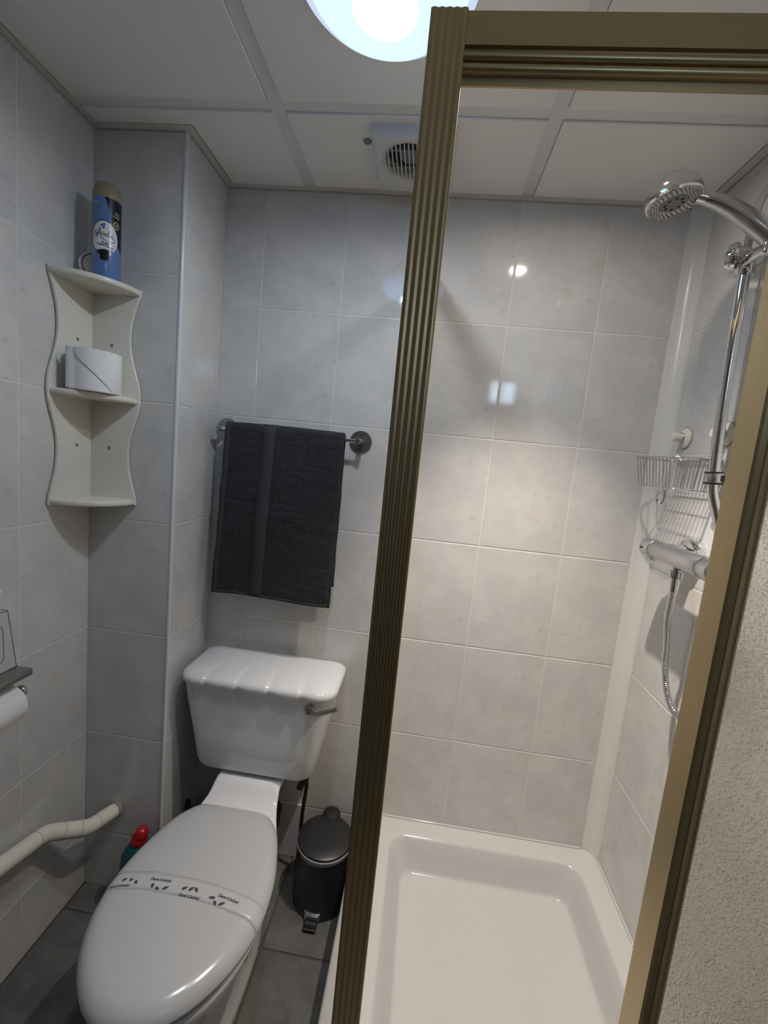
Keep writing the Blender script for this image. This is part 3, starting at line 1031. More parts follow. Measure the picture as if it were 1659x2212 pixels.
obj('blanking_plug', lathe([(0.0135, 0.0), (0.0135, 0.003), (0.0115, 0.0055), (0.001, 0.006)], (-0.0530, -0.2010, 0.687), axis=(-0.12, -1, 0.02), n=28), M['wplast'], toilet, 50)
lev = obj('flush_lever', join(lathe([(0.0175, 0.0), (0.0175, 0.003), (0.0155, 0.006), (0.0125, 0.0075), (0.011, 0.012), (0.0095, 0.013), (0.009, 0.026), (0.004, 0.029), (0.001, 0.0292)], (0.306, -0.2015, 0.692), axis=(0, -1, 0), n=28),
                         tube([(0.306, -0.224, 0.690), (0.330, -0.229, 0.695), (0.360, -0.232, 0.710), (0.387, -0.234, 0.724)], 0.0065, 14, radii=[0.0075, 0.006, 0.0062, 0.0068])), M['nickel'], toilet, 40)
# ------------------------------------------------------------------ water feed hose and connector
hose = thing('cistern_hose', 'black flexible water hose hanging from the cistern beside the bin', 'hose', (0.283, -0.09, 0.0))
obj('hose_tube', tube(smooth_path([(0.287, -0.088, 0.372), (0.288, -0.088, 0.34), (0.281, -0.080, 0.26), (0.276, -0.070, 0.16), (0.272, -0.060, 0.06), (0.270, -0.055, 0.003)], 8), 0.0062, 12), M['rubber'], hose, 60)
obj('connector', join(cyl((0.284, -0.088, 0.372), (0.284, -0.088, 0.4322), 0.0085, 16), cyl((0.284, -0.088, 0.390), (0.284, -0.088, 0.418), 0.0125, 6), tube([(0.287, -0.092, 0.378), (0.274, -0.100, 0.366), (0.268, -0.104, 0.350)], 0.011, 12)), M['black'], hose, 30)
# board and waste pipe behind the pan
tag(obj('wall_board', rbox(0.03, 0.262, -0.011, -0.001, 0.0005, 0.205, 0.0015, 1), M['lilac']), 'pale lilac board against the wall between toilet and bin', 'board')
obj_w = obj('waste_connector', lathe([(0.060, 0.0), (0.060, 0.05), (0.067, 0.052), (0.067, 0.085), (0.060, 0.088), (0.058, 0.128)], (CX, -0.1405, 0.178), axis=(0, 1, 0), n=36), M['wpipe'], None, 40)
tag(obj_w, 'black round waste pipe collar behind the toilet pan', 'pipe')
# toilet brush tucked beside the boxing
tb = thing('toilet_brush', 'black upright brush handle between the boxing and the toilet', 'toilet brush', (-0.072, -0.085, 0.0))
obj('holder', lathe([(0.040, 0.001), (0.044, 0.004), (0.046, 0.10), (0.044, 0.115), (0.040, 0.115), (0.040, 0.02), (0.001, 0.02)], (-0.072, -0.085, 0.0), n=32, cap0=True, cap1=False), M['black'], tb, 40)
hp2 = [(-0.016 + 0, 0.0), (0.0, 0.0)]
obj('handle', loft([[(-0.110 + 0.0 + dx, -0.098 + dy, z) for dx, dy in ((-w2, -0.003), (w2, -0.003), (w2, 0.003), (-w2, 0.003))] for w2, z in ((0.006, 0.10), (0.0085, 0.14), (0.009, 0.215), (0.0075, 0.228), (0.003, 0.238))]), M['black'], tb)
obj('bristles', lathe([(0.03, 0.024), (0.032, 0.05), (0.03, 0.085), (0.008, 0.10), (0.006, 0.112)], (-0.072, -0.085, 0.0), n=24), M['rubber'], tb, 40)

# ------------------------------------------------------------------ pedal bin
bx, by, bz = 0.3710, -0.1210, 0.0
br = 0.0875
bin_ = thing('pedal_bin', 'small black pedal bin beside the toilet', 'bin', (bx, by, 0.0))
obj('body', lathe([(br - 0.004, 0.0), (br, 0.004), (br, 0.204), (br - 0.002, 0.206), (br - 0.004, 0.204), (br - 0.004, 0.18)], (bx, by, 0.0), n=56, cap1=False), M['binm'], bin_, 40)
obj('base_ring', lathe([(br + 0.0015, 0.0005), (br + 0.002, 0.012), (br + 0.0002, 0.014)], (bx, by, 0.0), n=56, cap0=False, cap1=False), M['black'], bin_, 40)
ln = []
rnd = random.Random(3)
for i in range(72):
    a = 2 * PI * i / 72
    dr = 0.0006 + 0.0035 * max(0, math.sin(a * 1.0 - 3.4)) * (0.5 + 0.5 * rnd.random())
    dz = -0.004 - 0.009 * max(0, math.sin(a - 3.0)) * (0.6 + 0.4 * rnd.random())
    ln.append((a, dr, dz))
Lr = [[(bx + (br + 0.0008) * math.cos(a), by + (br + 0.0008) * math.sin(a), 0.2075) for a, dr, dz in ln],
      [(bx + (br + 0.0016 + dr) * math.cos(a), by + (br + 0.0016 + dr) * math.sin(a), 0.2065) for a, dr, dz in ln],
      [(bx + (br + 0.0012 + dr * .7) * math.cos(a), by + (br + 0.0012 + dr * .7) * math.sin(a), 0.2045 + dz) for a, dr, dz in ln]]
obj('liner_edge', loft(Lr, False, False), M['liner'], bin_, 60)
obj('lid', lathe([(br - 0.003, 0.2072), (br - 0.0005, 0.209), (br - 0.001, 0.213), (br - 0.006, 0.2160), (br * 0.7, 0.2190), (br * 0.35, 0.2205), (0.001, 0.221)], (bx, by, 0.0), n=56), M['binm'], bin_, 40)
obj('rear_buffer', lathe([(0.027, -0.024), (0.0300, -0.018), (0.0300, 0.003), (0.0275, 0.008), (0.019, 0.0115), (0.001, 0.0125)], (bx + 0.001, by + br - 0.0020, 0.214), n=32), M['rubber'], bin_, 45)
obj('pedal_housing', loft([[(bx - 0.006 + x, by - br + y, z) for x, y, z in ((-0.030, 0.010, 0.014), (-0.020, -0.012, 0.014), (0.020, -0.012, 0.014), (0.030, 0.010, 0.014))],
                           [(bx - 0.006 + x, by - br + y, z) for x, y, z in ((-0.028, 0.008, 0.030), (-0.018, -0.009, 0.027), (0.018, -0.009, 0.027), (0.028, 0.008, 0.030))]]), M['satin'], bin_)
obj('pedal', rbox(bx - 0.026, bx + 0.014, by - br - 0.036, by - br + 0.002, 0.006, 0.013, 0.002, 2), M['black'], bin_)

# ------------------------------------------------------------------ cleaner bottle
bt = thing('cleaner_bottle', 'teal cleaner bottle with red cap on the floor by the boxing', 'bottle', (-0.176, -0.2625, 0.0))
def ell(cx_, cy_, a_, b_, z, n=32, p=2.4):
    return [(cx_ + a_ * math.copysign(abs(math.cos(2 * PI * i / n)) ** (2 / p), math.cos(2 * PI * i / n)), cy_ + b_ * math.copysign(abs(math.sin(2 * PI * i / n)) ** (2 / p), math.sin(2 * PI * i / n)), z) for i in range(n)]
ox, oy = -0.176, -0.2625
obj('body', loft([ell(ox, oy, 0.040, 0.028, 0.001), ell(ox, oy, 0.046, 0.033, 0.008), ell(ox, oy, 0.047, 0.034, 0.11), ell(ox, oy, 0.047, 0.034, 0.15), ell(ox + .001, oy, 0.044, 0.032, 0.18), ell(ox + .004, oy, 0.036, 0.028, 0.205), ell(ox + .004, oy, 0.022, 0.020, 0.222), ell(ox + .004, oy, 0.017, 0.016, 0.226)]), M['teal'], bt, 60)
obj('cap', join(lathe([(0.0215, 0.0), (0.0225, 0.003), (0.022, 0.016), (0.019, 0.020), (0.001, 0.021)], (ox + .004, oy, 0.224), axis=(0.12, 0, 1), n=32),
                lathe([(0.018, 0.0), (0.0195, 0.012), (0.018, 0.026), (0.012, 0.034), (0.001, 0.037)], (ox + .008, oy - 0.001, 0.238), axis=(0.30, 0.1, 1), n=28)), M['red'], bt, 50)

# ------------------------------------------------------------------ lagged pipe along the left wall
pipe = thing('lagged_pipe', 'white foam lagged pipe bending from the boxing along the left wall', 'pipe', (-0.30, -0.32, 0.29))
pp = [(-0.2725, BY - 0.0005, 0.281), (-0.2890, -0.318, 0.300), (-0.3440, -0.402, 0.352), (-0.3440, -0.56, 0.388), (-0.3440, -1.30, 0.402)]
PR = 0.0212
obj('lagging', tube(round_path(pp, 0.022, 6), PR, 24), M['foam'], pipe, 60)
path = [Vector(p) for p in pp]
def ringat(a, b, d):
    u = (b - a).normalized()
    q = a + u * d
    return lathe([(PR - 0.001, -0.0008), (PR + 0.0003, -0.0006), (PR + 0.0003, 0.0006), (PR - 0.001, 0.0008)], q, axis=u, n=32)
sm_ = [(0, 1, 0.072), (1, 2, 0.026), (1, 2, 0.070), (2, 3, 0.030), (1, 2, 0.050)]
for a, b, d in sm_[:4]:
    obj('tape_seam', ringat(path[a], path[b], d), M['seam'], pipe, 60)
obj('copper_end', cyl((-0.2722, BY - 0.0004, 0.2808), (-0.2750, BY - 0.012, 0.283), 0.0245, 24), M['seam'], pipe, 40)

# ------------------------------------------------------------------ corner shelf unit
sx, sy = XL + 0.0018, BY - 0.0018
shelf = thing('corner_shelf', 'cream corner shelf unit with wavy sides and three quarter-round shelves', 'shelf', (sx, sy, 1.238))
def wave(t):
    # width of a side panel from bottom (0) to top (1)
    return interp([(0.0, 0.1435), (0.03, 0.1425), (0.08, 0.134), (0.16, 0.121), (0.25, 0.1165), (0.33, 0.1225), (0.41, 0.1370), (0.47, 0.1465), (0.52, 0.1475), (0.57, 0.1440), (0.64, 0.1310), (0.71, 0.1195), (0.78, 0.1155), (0.85, 0.1190), (0.91, 0.1285), (0.96, 0.1390), (1.0, 0.1465)], t)
ZS0, ZS1 = 1.238, 1.812
PTH = 0.0085
def side_panel(along):
    n = 90
    prof = []
    ws = [wave(k / n) for k in range(n + 1)]
    ws = [sum(ws[max(0, k - 2):k + 3]) / len(ws[max(0, k - 2):k + 3]) for k in range(n + 1)]
    bm = bmesh.new()
    front = [(ws[k], ZS0 + (ZS1 - ZS0) * k / n) for k in range(n + 1)]
    ring = []
    steps = [(0.0, -0.0014), (0.0014, 0.0), (PTH - 0.0024, 0.0), (PTH - 0.0007, -0.0010), (PTH, -0.0026)]
    rings = []
    for d, ins in steps:
        r = [(0.0, ZS0)] + [(w2 + ins, z) for w2, z in front] + [(0.0, ZS1)]
        if along == 'y':
            rings.append([(sx + d, sy - a, z) for a, z in r])
        else:
            rings.append([(sx + a + (0.0 if a > 0 else PTH), sy - d, z) for a, z in r])
    return loft(rings)
obj('side_panel', side_panel('y'), M['cream'], shelf, 50)
obj('side_panel', side_panel('x'), M['cream'], shelf, 50)
def qshelf(z0, z1, rad):
    n = 28
    rings = []
    for z, ins in ((z0, 0.004), (z0 + 0.002, 0.001), (z0 + 0.004, 0.0), (z1 - 0.004, 0.0), (z1 - 0.002, 0.001), (z1, 0.004)):
        r = [(sx + PTH, sy - PTH, z)]
        for k in range(n + 1):
            a = k / n * PI / 2
            rr = rad - ins
            r.append((sx + PTH + max(0, (rr - PTH)) * math.sin(a) , sy - PTH - max(0, (rr - PTH)) * math.cos(a), z))
        rings.append(r)
    return loft(rings)
obj('shelf_board', qshelf(1.7955, 1.8105, 0.1435), M['cream'], shelf, 50)
obj('shelf_board', qshelf(1.5150, 1.5300, 0.1435), M['cream'], shelf, 50)
obj('shelf_board', qshelf(1.2385, 1.2530, 0.1405), M['cream'], shelf, 50)
for px, py, pz, axv in ((sx + PTH, -0.283, 1.664, (1, 0, 0)), (sx + PTH, -0.282, 1.392, (1, 0, 0)), (-0.311, sy - PTH, 1.665, (0, -1, 0)), (-0.313, sy - PTH, 1.391, (0, -1, 0))):
    obj('screw', lathe([(0.0042, 0.0), (0.0042, 0.0008), (0.003, 0.0014), (0.0012, 0.0010), (0.0005, 0.0006)], (px, py, pz), axis=axv, n=16), M['screw'], shelf, 30)

# spray can on the top shelf
cxn, cyn, cz = -0.2890, -0.2870, 1.8110
CR = 0.0315
can = thing('spray_can', 'blue air freshener spray can with tan cap on the top shelf', 'spray can', (cxn, cyn, cz))
obj('can_body', lathe([(CR - 0.0035, 0.0), (CR - 0.0008, 0.0012), (CR, 0.004), (CR, 0.183), (CR - 0.001, 0.186)], (cxn, cyn, cz), n=64), M['canblue'], can, 40)
obj('cap', lathe([(CR - 0.0002, 0.1835), (CR + 0.0001, 0.187), (CR - 0.0008, 0.198), (CR - 0.0045, 0.214), (CR - 0.0075, 0.2195), (CR - 0.0125, 0.2225), (0.006, 0.2235), (0.001, 0.2236)], (cxn, cyn, cz), n=56), M['cantan'], can, 50)
face_a = math.atan2(CP[1] - cyn, CP[0] - cxn) - 0.12
def oncan(lift=0.0004):
    def f(v):
        a = face_a + v[0] / CR
        r = CR + lift
        return (cxn + r * math.cos(a), cyn + r * math.sin(a), cz + v[1])
    return f
def zpatch(s0, s1, zlo, zhi, n=24, rows=1):
    V, F = [], []
    for i in range(n + 1):
        s_ = s0 + (s1 - s0) * i / n
        a, b = zlo(s_), zhi(s_)
        for j in range(rows + 1):
            V.append((s_, a + (b - a) * j / rows, 0))
        if i:
            q = (i - 1) * (rows + 1)
            for j in range(rows):
                F.append((q + j, q + rows + 1 + j, q + rows + 2 + j, q + j + 1))
    return V, F
def ell_hi(s_, cx_, cz_, a_, b_):
    return cz_ + b_ * math.sqrt(max(0, 1 - ((s_ - cx_) / a_) ** 2))
def tilt(x):     # label shapes lean on the can
    return -0.12 * x
ov = zpatch(-0.029, 0.029, lambda s_: max(0.062 + 0.003 * math.sin(s_ * 150), 0.088 - 0.034 * math.sqrt(max(0, 1 - ((s_ + 0.001) / 0.0300) ** 2))), lambda s_: ell_hi(s_, -0.001, 0.088, 0.0300, 0.040))
rim = zpatch(-0.0305, 0.0305, lambda s_: max(0.064, 0.088 - 0.034 * math.sqrt(max(0, 1 - ((s_ + 0.001) / 0.0318) ** 2))), lambda s_: ell_hi(s_, -0.001, 0.088, 0.0318, 0.0425))
obj('label_rim', mapg(rim, oncan(0.0002)), M['cannavy'], can, 60)
obj('label_oval', mapg(ov, oncan(0.0004)), M['canwhite'], can, 60)
navy = zpatch(-0.0005, 0.044, lambda s_: 0.1835 - 0.062 * sstep(-0.004, 0.022, s_) - 0.052 * sstep(0.010, 0.040, s_), lambda s_: 0.1832, 20, 2)
obj('navy_panel', mapg(navy, oncan(0.0002)), M['cannavy'], can, 60)
bowl = zpatch(-0.017, 0.015, lambda s_: 0.060 - 0.022 * math.sqrt(max(0, 1 - (s_ / 0.0175) ** 2)) if abs(s_) < 0.0098 else 0.060 - 0.008, lambda s_: 0.064 - 0.004 * abs(s_) / 0.016, 20)
obj('dark_bowl', mapg(bowl, oncan(0.0007)), M['cannavy'], can, 60)
ringp = [(0.0245 + 0.0066 * math.cos(a), 0.126 + 0.0080 * math.sin(a)) for a in [i * 2 * PI / 24 for i in range(25)]]
obj('gold_ring', mapg(ribbon(ringp, 0.0026), oncan(0.0006)), M['canyel'], can)
obj('gold_ring', mapg(ribbon([(0.0245 + 0.0020 * math.cos(a), 0.126 + 0.0026 * math.sin(a)) for a in [i * 2 * PI / 16 for i in range(17)]], 0.0020), oncan(0.0006)), M['canyel'], can)
for zz, wd, x_ in ((0.156, 0.010, 0.026), (0.151, 0.014, 0.0265), (0.146, 0.016, 0.024)):
    obj('small_print', mapg(([(x_ - wd / 2, zz + 0.0006, 0), (x_, zz, 0), (x_ + wd / 2, zz - 0.001, 0), (x_ + wd / 2, zz - 0.0032, 0), (x_, zz - 0.0022, 0), (x_ - wd / 2, zz - 0.0016, 0)], [(0, 1, 4, 5), (1, 2, 3, 4)]), oncan(0.0006)), M['canyel'], can)
obj('small_print', mapg(([(-0.028, 0.170, 0), (-0.021, 0.170, 0), (-0.0145, 0.170, 0), (-0.0145, 0.1665, 0), (-0.021, 0.1665, 0), (-0.028, 0.1665, 0)], [(0, 1, 4, 5), (1, 2, 3, 4)]), oncan(0.0004)), M['canlight'], can)
# handwritten word on the oval (letter strokes, units of x height = 1)
def arc(cx_, cy_, rx, ry, a0, a1, n=14):
    return [(cx_ + rx * math.cos(math.radians(a0 + (a1 - a0) * k / n)), cy_ + ry * math.sin(math.radians(a0 + (a1 - a0) * k / n))) for k in range(n + 1)]
word = []
word.append(arc(0.42, 0.5, 0.42, 0.5, 40, 330) + [(0.84, 0.95), (0.80, 0.1), (0.72, -0.75), (0.48, -1.15), (0.18, -1.05), (0.15, -0.75), (0.5, -0.3), (1.1, 0.1)])
word.append([(1.1, 0.1), (1.45, 0.75), (1.62, 1.6), (1.52, 2.05), (1.33, 1.85), (1.28, 1.0), (1.40, 0.25), (1.65, 0.02), (1.9, 0.2)])
word.append(arc(2.32, 0.45, 0.40, 0.46, 50, 335) + [(2.70, 0.9), (2.70, 0.3), (2.85, 0.02), (3.1, 0.2)])
word.append(arc(3.52, 0.42, 0.40, 0.45, 50, 335) + [(3.92, 1.0), (3.98, 2.1), (3.93, 1.0), (3.95, 0.25), (4.12, 0.02), (4.4, 0.25)])
word.append([(4.4, 0.30), (4.95, 0.55), (5.08, 0.88), (4.85, 1.0), (4.58, 0.75), (4.55, 0.3), (4.85, 0.0), (5.3, 0.05), (5.7, 0.25)])
word.append([(1.62, 0.0), (1.9, -0.75), (2.8, -1.35), (3.9, -1.45), (5.0, -1.15), (5.6, -0.6), (5.75, -0.3)])
sc = 0.0072
Wd = []
for st in word:
    pts = [((x - 2.85) * sc * 1.05, y * sc) for x, y in st]
    pts = [(q.x, q.y) for q in smooth_path([(a, b, 0) for a, b in pts], 3)]
    Wd.append(ribbon(pts, 0.00125))
obj('script_word', mapg(join(*Wd), lambda v: oncan(0.0008)((v[0], 0.0945 + v[1] - 0.16 * v[0], 0))), M['cannavy'], can)
for s_, zz, sz in (('PURE', 0.0770, 0.0062), ('CLEAN LINEN', 0.0715, 0.0056)):
    obj('printed_words', mapg(text_geo(s_, sz, bold=0.0002), lambda v, zz=zz: oncan(0.0008)((v[0] + 0.001, zz + v[1] - 0.16 * v[0], 0))), M['cannavy'], can)
fl = []
for k in range(3):
    a = math.radians(60 + k * 110)
    g2 = leaf_geo(0.0085, 0.0062)
    fl.append(mapg(g2, lambda v, a=a: (-0.0035 + math.cos(a) * 0.0035 + v[0] * math.cos(a) - v[1] * math.sin(a), 0.1165 + math.sin(a) * 0.0035 + v[0] * math.sin(a) + v[1] * math.cos(a), 0)))
obj('blue_flower', mapg(join(*fl), oncan(0.0008)), M['canblue'], can)

# white disc behind the can
dsc = thing('white_disc', 'white round disc standing upright behind the blue spray can', 'disc', (-0.3360, -0.262, 1.8110))
dax = Vector((0.62, -0.75, 0.10)).normalized()
obj('rim', lathe([(0.030, 0.0), (0.036, 0.001), (0.037, 0.004), (0.037, 0.014), (0.0355, 0.016), (0.031, 0.0165), (0.030, 0.0155)], (-0.3370, -0.2620, 1.8475), axis=dax, n=48), M['wplast'], dsc, 40)
obj('dark_groove', lathe([(0.0302, 0.0162), (0.0286, 0.0162)], (-0.3370, -0.2620, 1.8475), axis=dax, n=48, cap0=False, cap1=False), M['black'], dsc)
obj('face', lathe([(0.0284, 0.012), (0.0284, 0.0155), (0.026, 0.0175), (0.001, 0.018)], (-0.3370, -0.2620, 1.8475), axis=dax, n=48), M['wplast'], dsc, 40)

# toilet roll on the middle shelf
rx, ry, rz = -0.3020, -0.2995, 1.5305
RR = 0.0570
roll = thing('toilet_roll', 'spare white toilet roll with folded end on the middle shelf', 'toilet roll', (rx, ry, rz))
obj('paper', lathe([(0.021, 0.0), (RR - 0.0006, 0.0), (RR, 0.001), (RR, 0.099), (RR - 0.0006, 0.1), (0.021, 0.1), (0.021, 0.0)], (rx, ry, rz), n=56, cap0=False, cap1=False), M['paper'], roll, 40)
fa = math.atan2(CP[1] - ry, CP[0] - rx)
def onroll(lift):
    def f(v):
        a = fa + v[0] / RR
        r = RR + lift + v[2]
        return (rx + r * math.cos(a), ry + r * math.sin(a), rz + v[1])
    return f
tri = zpatch(-0.062, 0.034, lambda s_: 0.100 - 0.094 * (s_ + 0.062) / 0.096 - 0.0, lambda s_: 0.0998, 20, 2)
obj('folded_end', mapg(tri, lambda v: onroll(0.0030)((v[0], v[1], 0))), M['paper'], roll, 60)
low = zpatch(-0.066, 0.030, lambda s_: 0.001 - 0.002 * sstep(-0.01, 0.02, s_), lambda s_: 0.0995, 20, 2)
obj('loose_sheet', mapg(low, lambda v: onroll(0.0006)((v[0], v[1] + 0.0015, 0.010 * sstep(-0.045, -0.066, v[0])))), M['paper'], roll, 60)

# ------------------------------------------------------------------ towel rail and towel
TY, TZr = -0.058, 1.480
rail = thing('towel_rail', 'brushed steel towel rail with round wall plates', 'towel rail', (0.134, -0.001, 1.46))
for px in (-0.086, 0.351):
    pl = obj('wall_plate', lathe([(0.034, 0.0), (0.035, 0.001), (0.035, 0.004), (0.034, 0.005), (0.001, 0.0052)], (px, -0.0006, TZr - 0.0), axis=(0, -1, 0), n=48), M['brushed'], rail, 40)
    obj('screw_hole', lathe([(0.0035, 0.0050), (0.0035, 0.0056), (0.001, 0.0056)], (px + 0.002, -0.0006, TZr + 0.021), axis=(0, -1, 0), n=14), M['rubber'], pl)
    obj('post', lathe([(0.0085, 0.004), (0.0085, 0.064), (0.0075, 0.0655), (0.001, 0.066)], (px, -0.0006, TZr), axis=(0, -1, 0), n=24), M['brushed'], rail, 40)
obj('bar', cyl((-0.086, TY, TZr), (0.351, TY, TZr), 0.0055, 20), M['chrome'], rail, 40)
towel = thing('bath_towel', 'dark charcoal bath towel folded over the steel rail', 'towel', (0.127, TY, 0.96))
random.seed(11)
def tow_grid(xl0, xr0, xl1, xr1, z_front, z_back, off, nu=44, ns=70, amp=0.004):
    """sheet over the bar: s runs from back hem over the bar to front hem"""
    rb = 0.0075 + off
    Lf, Lb = TZr - z_front, TZr - z_back
    La = PI * rb
    tot = Lb + La + Lf
    rows = []
    for k in range(ns + 1):
        d = tot * k / ns
        if d < Lb:
            y, z, fr_ = TY + rb, z_back + d, 0.0
            drop = Lb - d
        elif d < Lb + La:
            a = (d - Lb) / rb
            y, z, fr_ = TY + rb * math.cos(a), TZr + rb * math.sin(a), 0.5
            drop = 0.0
        else:
            drop = d - Lb - La
            y, z, fr_ = TY - rb - 0.012 * (drop / Lf) ** 0.8, TZr - drop, 1.0
        row = []
        f = drop / Lf
        for i in range(nu + 1):
            u = i / nu
            x = (xl0 + (xl1 - xl0) * f) * (1 - u) + (xr0 + (xr1 - xr0) * f) * u
            wob = amp * (math.sin(u * 7 + drop * 9) * 0.5 + math.sin(u * 15.0 - drop * 6 + 1.3) * 0.3 + math.sin(drop * 55 + u * 5) * 0.25) * min(1.0, drop * 8)
            sag = -0.006 * math.sin(PI * u) * (1 if drop > 0.3 else 0) * 0
            xx = x + (0.0009 * math.sin(drop * 24) + 0.0006 * math.sin(drop * 61)) * (1 - 2 * u) * min(1, drop * 6)
            row.append((xx, y + (wob if fr_ == 1.0 else -wob * 0.2), z + 0.004 * math.sin(u * 5.0 + 0.5) * f + (0.006 * math.sin(u * 3.0 + .3) if fr_ == 0.5 else 0) * 0.5))
        rows.append(row)
    V = [p for r in rows for p in r]
    n = nu + 1
    F = [(k * n + i, k * n + i + 1, (k + 1) * n + i + 1, (k + 1) * n + i) for k in range(ns) for i in range(nu)]
    return (V, F), rows
def thicken(o, th, off=0.0):
    m_ = o.modifiers.new('thick', 'SOLIDIFY')
    m_.thickness = th
    m_.offset = off
def fuzz(o, st, scale):
    tx = bpy.data.textures.new('pile', 'CLOUDS')
    tx.noise_scale = scale
    sb = o.modifiers.new('sub', 'SUBSURF')
    sb.levels = sb.render_levels = 1
    d = o.modifiers.new('pile', 'DISPLACE')
    d.texture = tx
    d.strength = st
    d.texture_coords = 'GLOBAL'
g_in, _ = tow_grid(-0.050, 0.311, -0.058, 0.3115, 0.962, 1.02, 0.0045, amp=0.003)
o_in = obj('inner_fold', g_in, M['towel'], towel, 170)
thicken(o_in, 0.006)
g_out, rows = tow_grid(-0.0545, 0.3105, -0.0665, 0.3035, 0.966, 1.05, 0.0125, amp=0.004)
o_out = obj('outer_fold', g_out, M['towel'], towel, 170)
thicken(o_out, 0.007)
fuzz(o_out, 0.0022, 0.010)
def strip(u0, u1, lift, name, mat):
    n = len(rows[0]) - 1
    V, F = [], []
    rr = [r for r in rows]
    start = int(len(rr) * 0.47)
    kk = 0
    for r in rr[start:]:
        for u in (u0, (u0 + u1) / 2, u1):
            q = u * n
            i = min(int(q), n - 1)
            t = q - i
            p = Vector(r[i]).lerp(Vector(r[i + 1]), t)
            up = 1.0 if p.z > TZr + 0.010 else 0.0
            V.append((p.x, p.y - lift * (1 - up * 0.6), p.z + lift * up))
        if kk:
            b = kk * 3
            F += [(b - 3, b - 2, b + 1, b), (b - 2, b - 1, b + 2, b + 1)]
        kk += 1
    o = obj(name, (V, F), mat, towel, 170)
    thicken(o, 0.0012)
    return o
strip(0.325, 0.432, 0.0052, 'woven_band', M['weave'])
strip(0.0, 0.045, 0.0050, 'side_hem', M['weave'])
hem = []
last = rows[-1]
hem = tube([Vector(p) + Vector((0, 0, 0.004)) for p in last], 0.0052, 8)
obj('bottom_hem', hem, M['weave'], towel, 60)

# ------------------------------------------------------------------ toilet roll holder on the left wall
th_ = thing('roll_holder', 'brushed steel toilet roll holder with small shelf on the left wall', 'roll holder', (XL, -0.60, 0.85))
obj('shelf_plate', join(rbox(XL + 0.001, -0.2955, -0.70, -0.4875, 0.8705, 0.8735, 0.0012, 2), rbox(-0.2990, -0.2955, -0.70, -0.4875, 0.8580, 0.8725, 0.0012, 2)), M['brushed'], th_, 30)
obj('back_plate', rbox(XL + 0.0005, XL + 0.004, -0.66, -0.53, 0.80, 0.87, 0.001, 1), M['brushed'], th_)
obj('spindle', tube(round_path([(XL + 0.004, -0.655, 0.812), (-0.325, -0.655, 0.812), (-0.325, -0.640, 0.812), (-0.325, -0.490, 0.812)], 0.008), 0.0055, 14), M['brushed'], th_, 60)
obj('end_cap', lathe([(0.012, 0.0), (0.0135, 0.002), (0.0135, 0.009), (0.010, 0.012), (0.001, 0.0125)], (-0.325, -0.494, 0.812), axis=(0, 1, 0), n=24), M['brushed'], th_, 40)
rl = thing('hanging_roll', 'white toilet roll hanging on the wall holder, leaf seal on it', 'toilet roll', (-0.320, -0.545, 0.79))
hz = 0.812 - 0.0145
obj('paper', lathe([(0.0205, 0.0), (0.0425, 0.0), (0.0430, 0.001), (0.0430, 0.099), (0.0425, 0.1), (0.0205, 0.1), (0.0205, 0.0)], (-0.325, -0.613, hz), axis=(0, 1, 0), n=56, cap0=False, cap1=False), M['paper'], rl, 40)
sh = []
for k in range(9):
    a = math.radians(40 - k * 10)
    sh.append([(-0.325 + 0.0437 * math.cos(a), y, hz + 0.0437 * math.sin(a)) for y in (-0.6125, -0.5145)])
sh += [[(-0.325 + 0.0437 * math.cos(math.radians(-40)) - 0.004 * k, y, hz + 0.0437 * math.sin(math.radians(-40)) - 0.009 * k) for y in (-0.6125 + .004 * k, -0.5145 - .014 * k)] for k in range(1, 3)]
obj('tail_sheet', ([p for r in sh for p in r], [(2 * i, 2 * i + 1, 2 * i + 3, 2 * i + 2) for i in range(len(sh) - 1)]), M['paper'], rl, 60)
lf = leaf_geo(0.016, 0.0075)
obj('leaf_seal', mapg(lf, lambda v: (-0.325 + 0.0444 * math.cos(math.radians(-30) + (v[0] * 0.8 + v[1] * .5) / 0.0444), -0.580 + v[0] * 0.6 - v[1] * 0.7, hz + 0.0444 * math.sin(math.radians(-30) + (v[0] * 0.8 + v[1] * .5) / 0.0444))), M['brown'], rl)
# tissue box standing on the holder's shelf
tbx = thing('tissue_box', 'pale tissue box with dark outlines on the roll holder shelf', 'tissue box', (-0.336, -0.575, 0.874))
b0, b1, c0, c1, e0, e1 = -0.3745, -0.3340, -0.620, -0.4910, 0.8740, 1.014
tp = 0.016
obj('carton', loft([[(b0, c0, e0), (b1, c0, e0), (b1, c1, e0), (b0, c1, e0)], [(b0 + .004, c0 + tp, e1), (b1 - .004, c0 + tp, e1), (b1 - .004, c1 - tp, e1), (b0 + .004, c1 - tp, e1)]]), M['box'], tbx)
ed = [((b1, c1, e0), (b1 - .004, c1 - tp, e1)), ((b0 + .004, c1 - tp, e1), (b1 - .004, c1 - tp, e1)), ((b1 - .004, c0 + tp, e1), (b1 - .004, c1 - tp, e1)), ((b1, c0, e0), (b1, c1, e0)), ((b0, c1, e0), (b1, c1, e0))]
for p, q in ed:
    obj('edge_line', tube([p, q], 0.0009, 6), M['boxline'], tbx)
wr = rrect(-0.598, -0.520, 0.898, 0.985, 0.012, 6)
obj('window_outline', tube([(b1 + 0.0003 - 0.004 * (b - e0) / (e1 - e0), a, b) for a, b in wr], 0.0007, 6, closed=True), M['boxline'], tbx)
tis = []
for k in range(7):
    z = e1 - 0.001 + 0.008 * k
    tis.append([(-0.354 + 0.012 * math.cos(a) * (1 + .08 * k) * (1 + .25 * math.sin(3 * a + k)), -0.556 + 0.030 * math.sin(a) * (1 + .1 * k), z + 0.004 * math.sin(4 * a)) for a in [i * 2 * PI / 24 for i in range(24)]])
obj('tissue', loft(tis, False, True), M['paper'], tbx, 60)

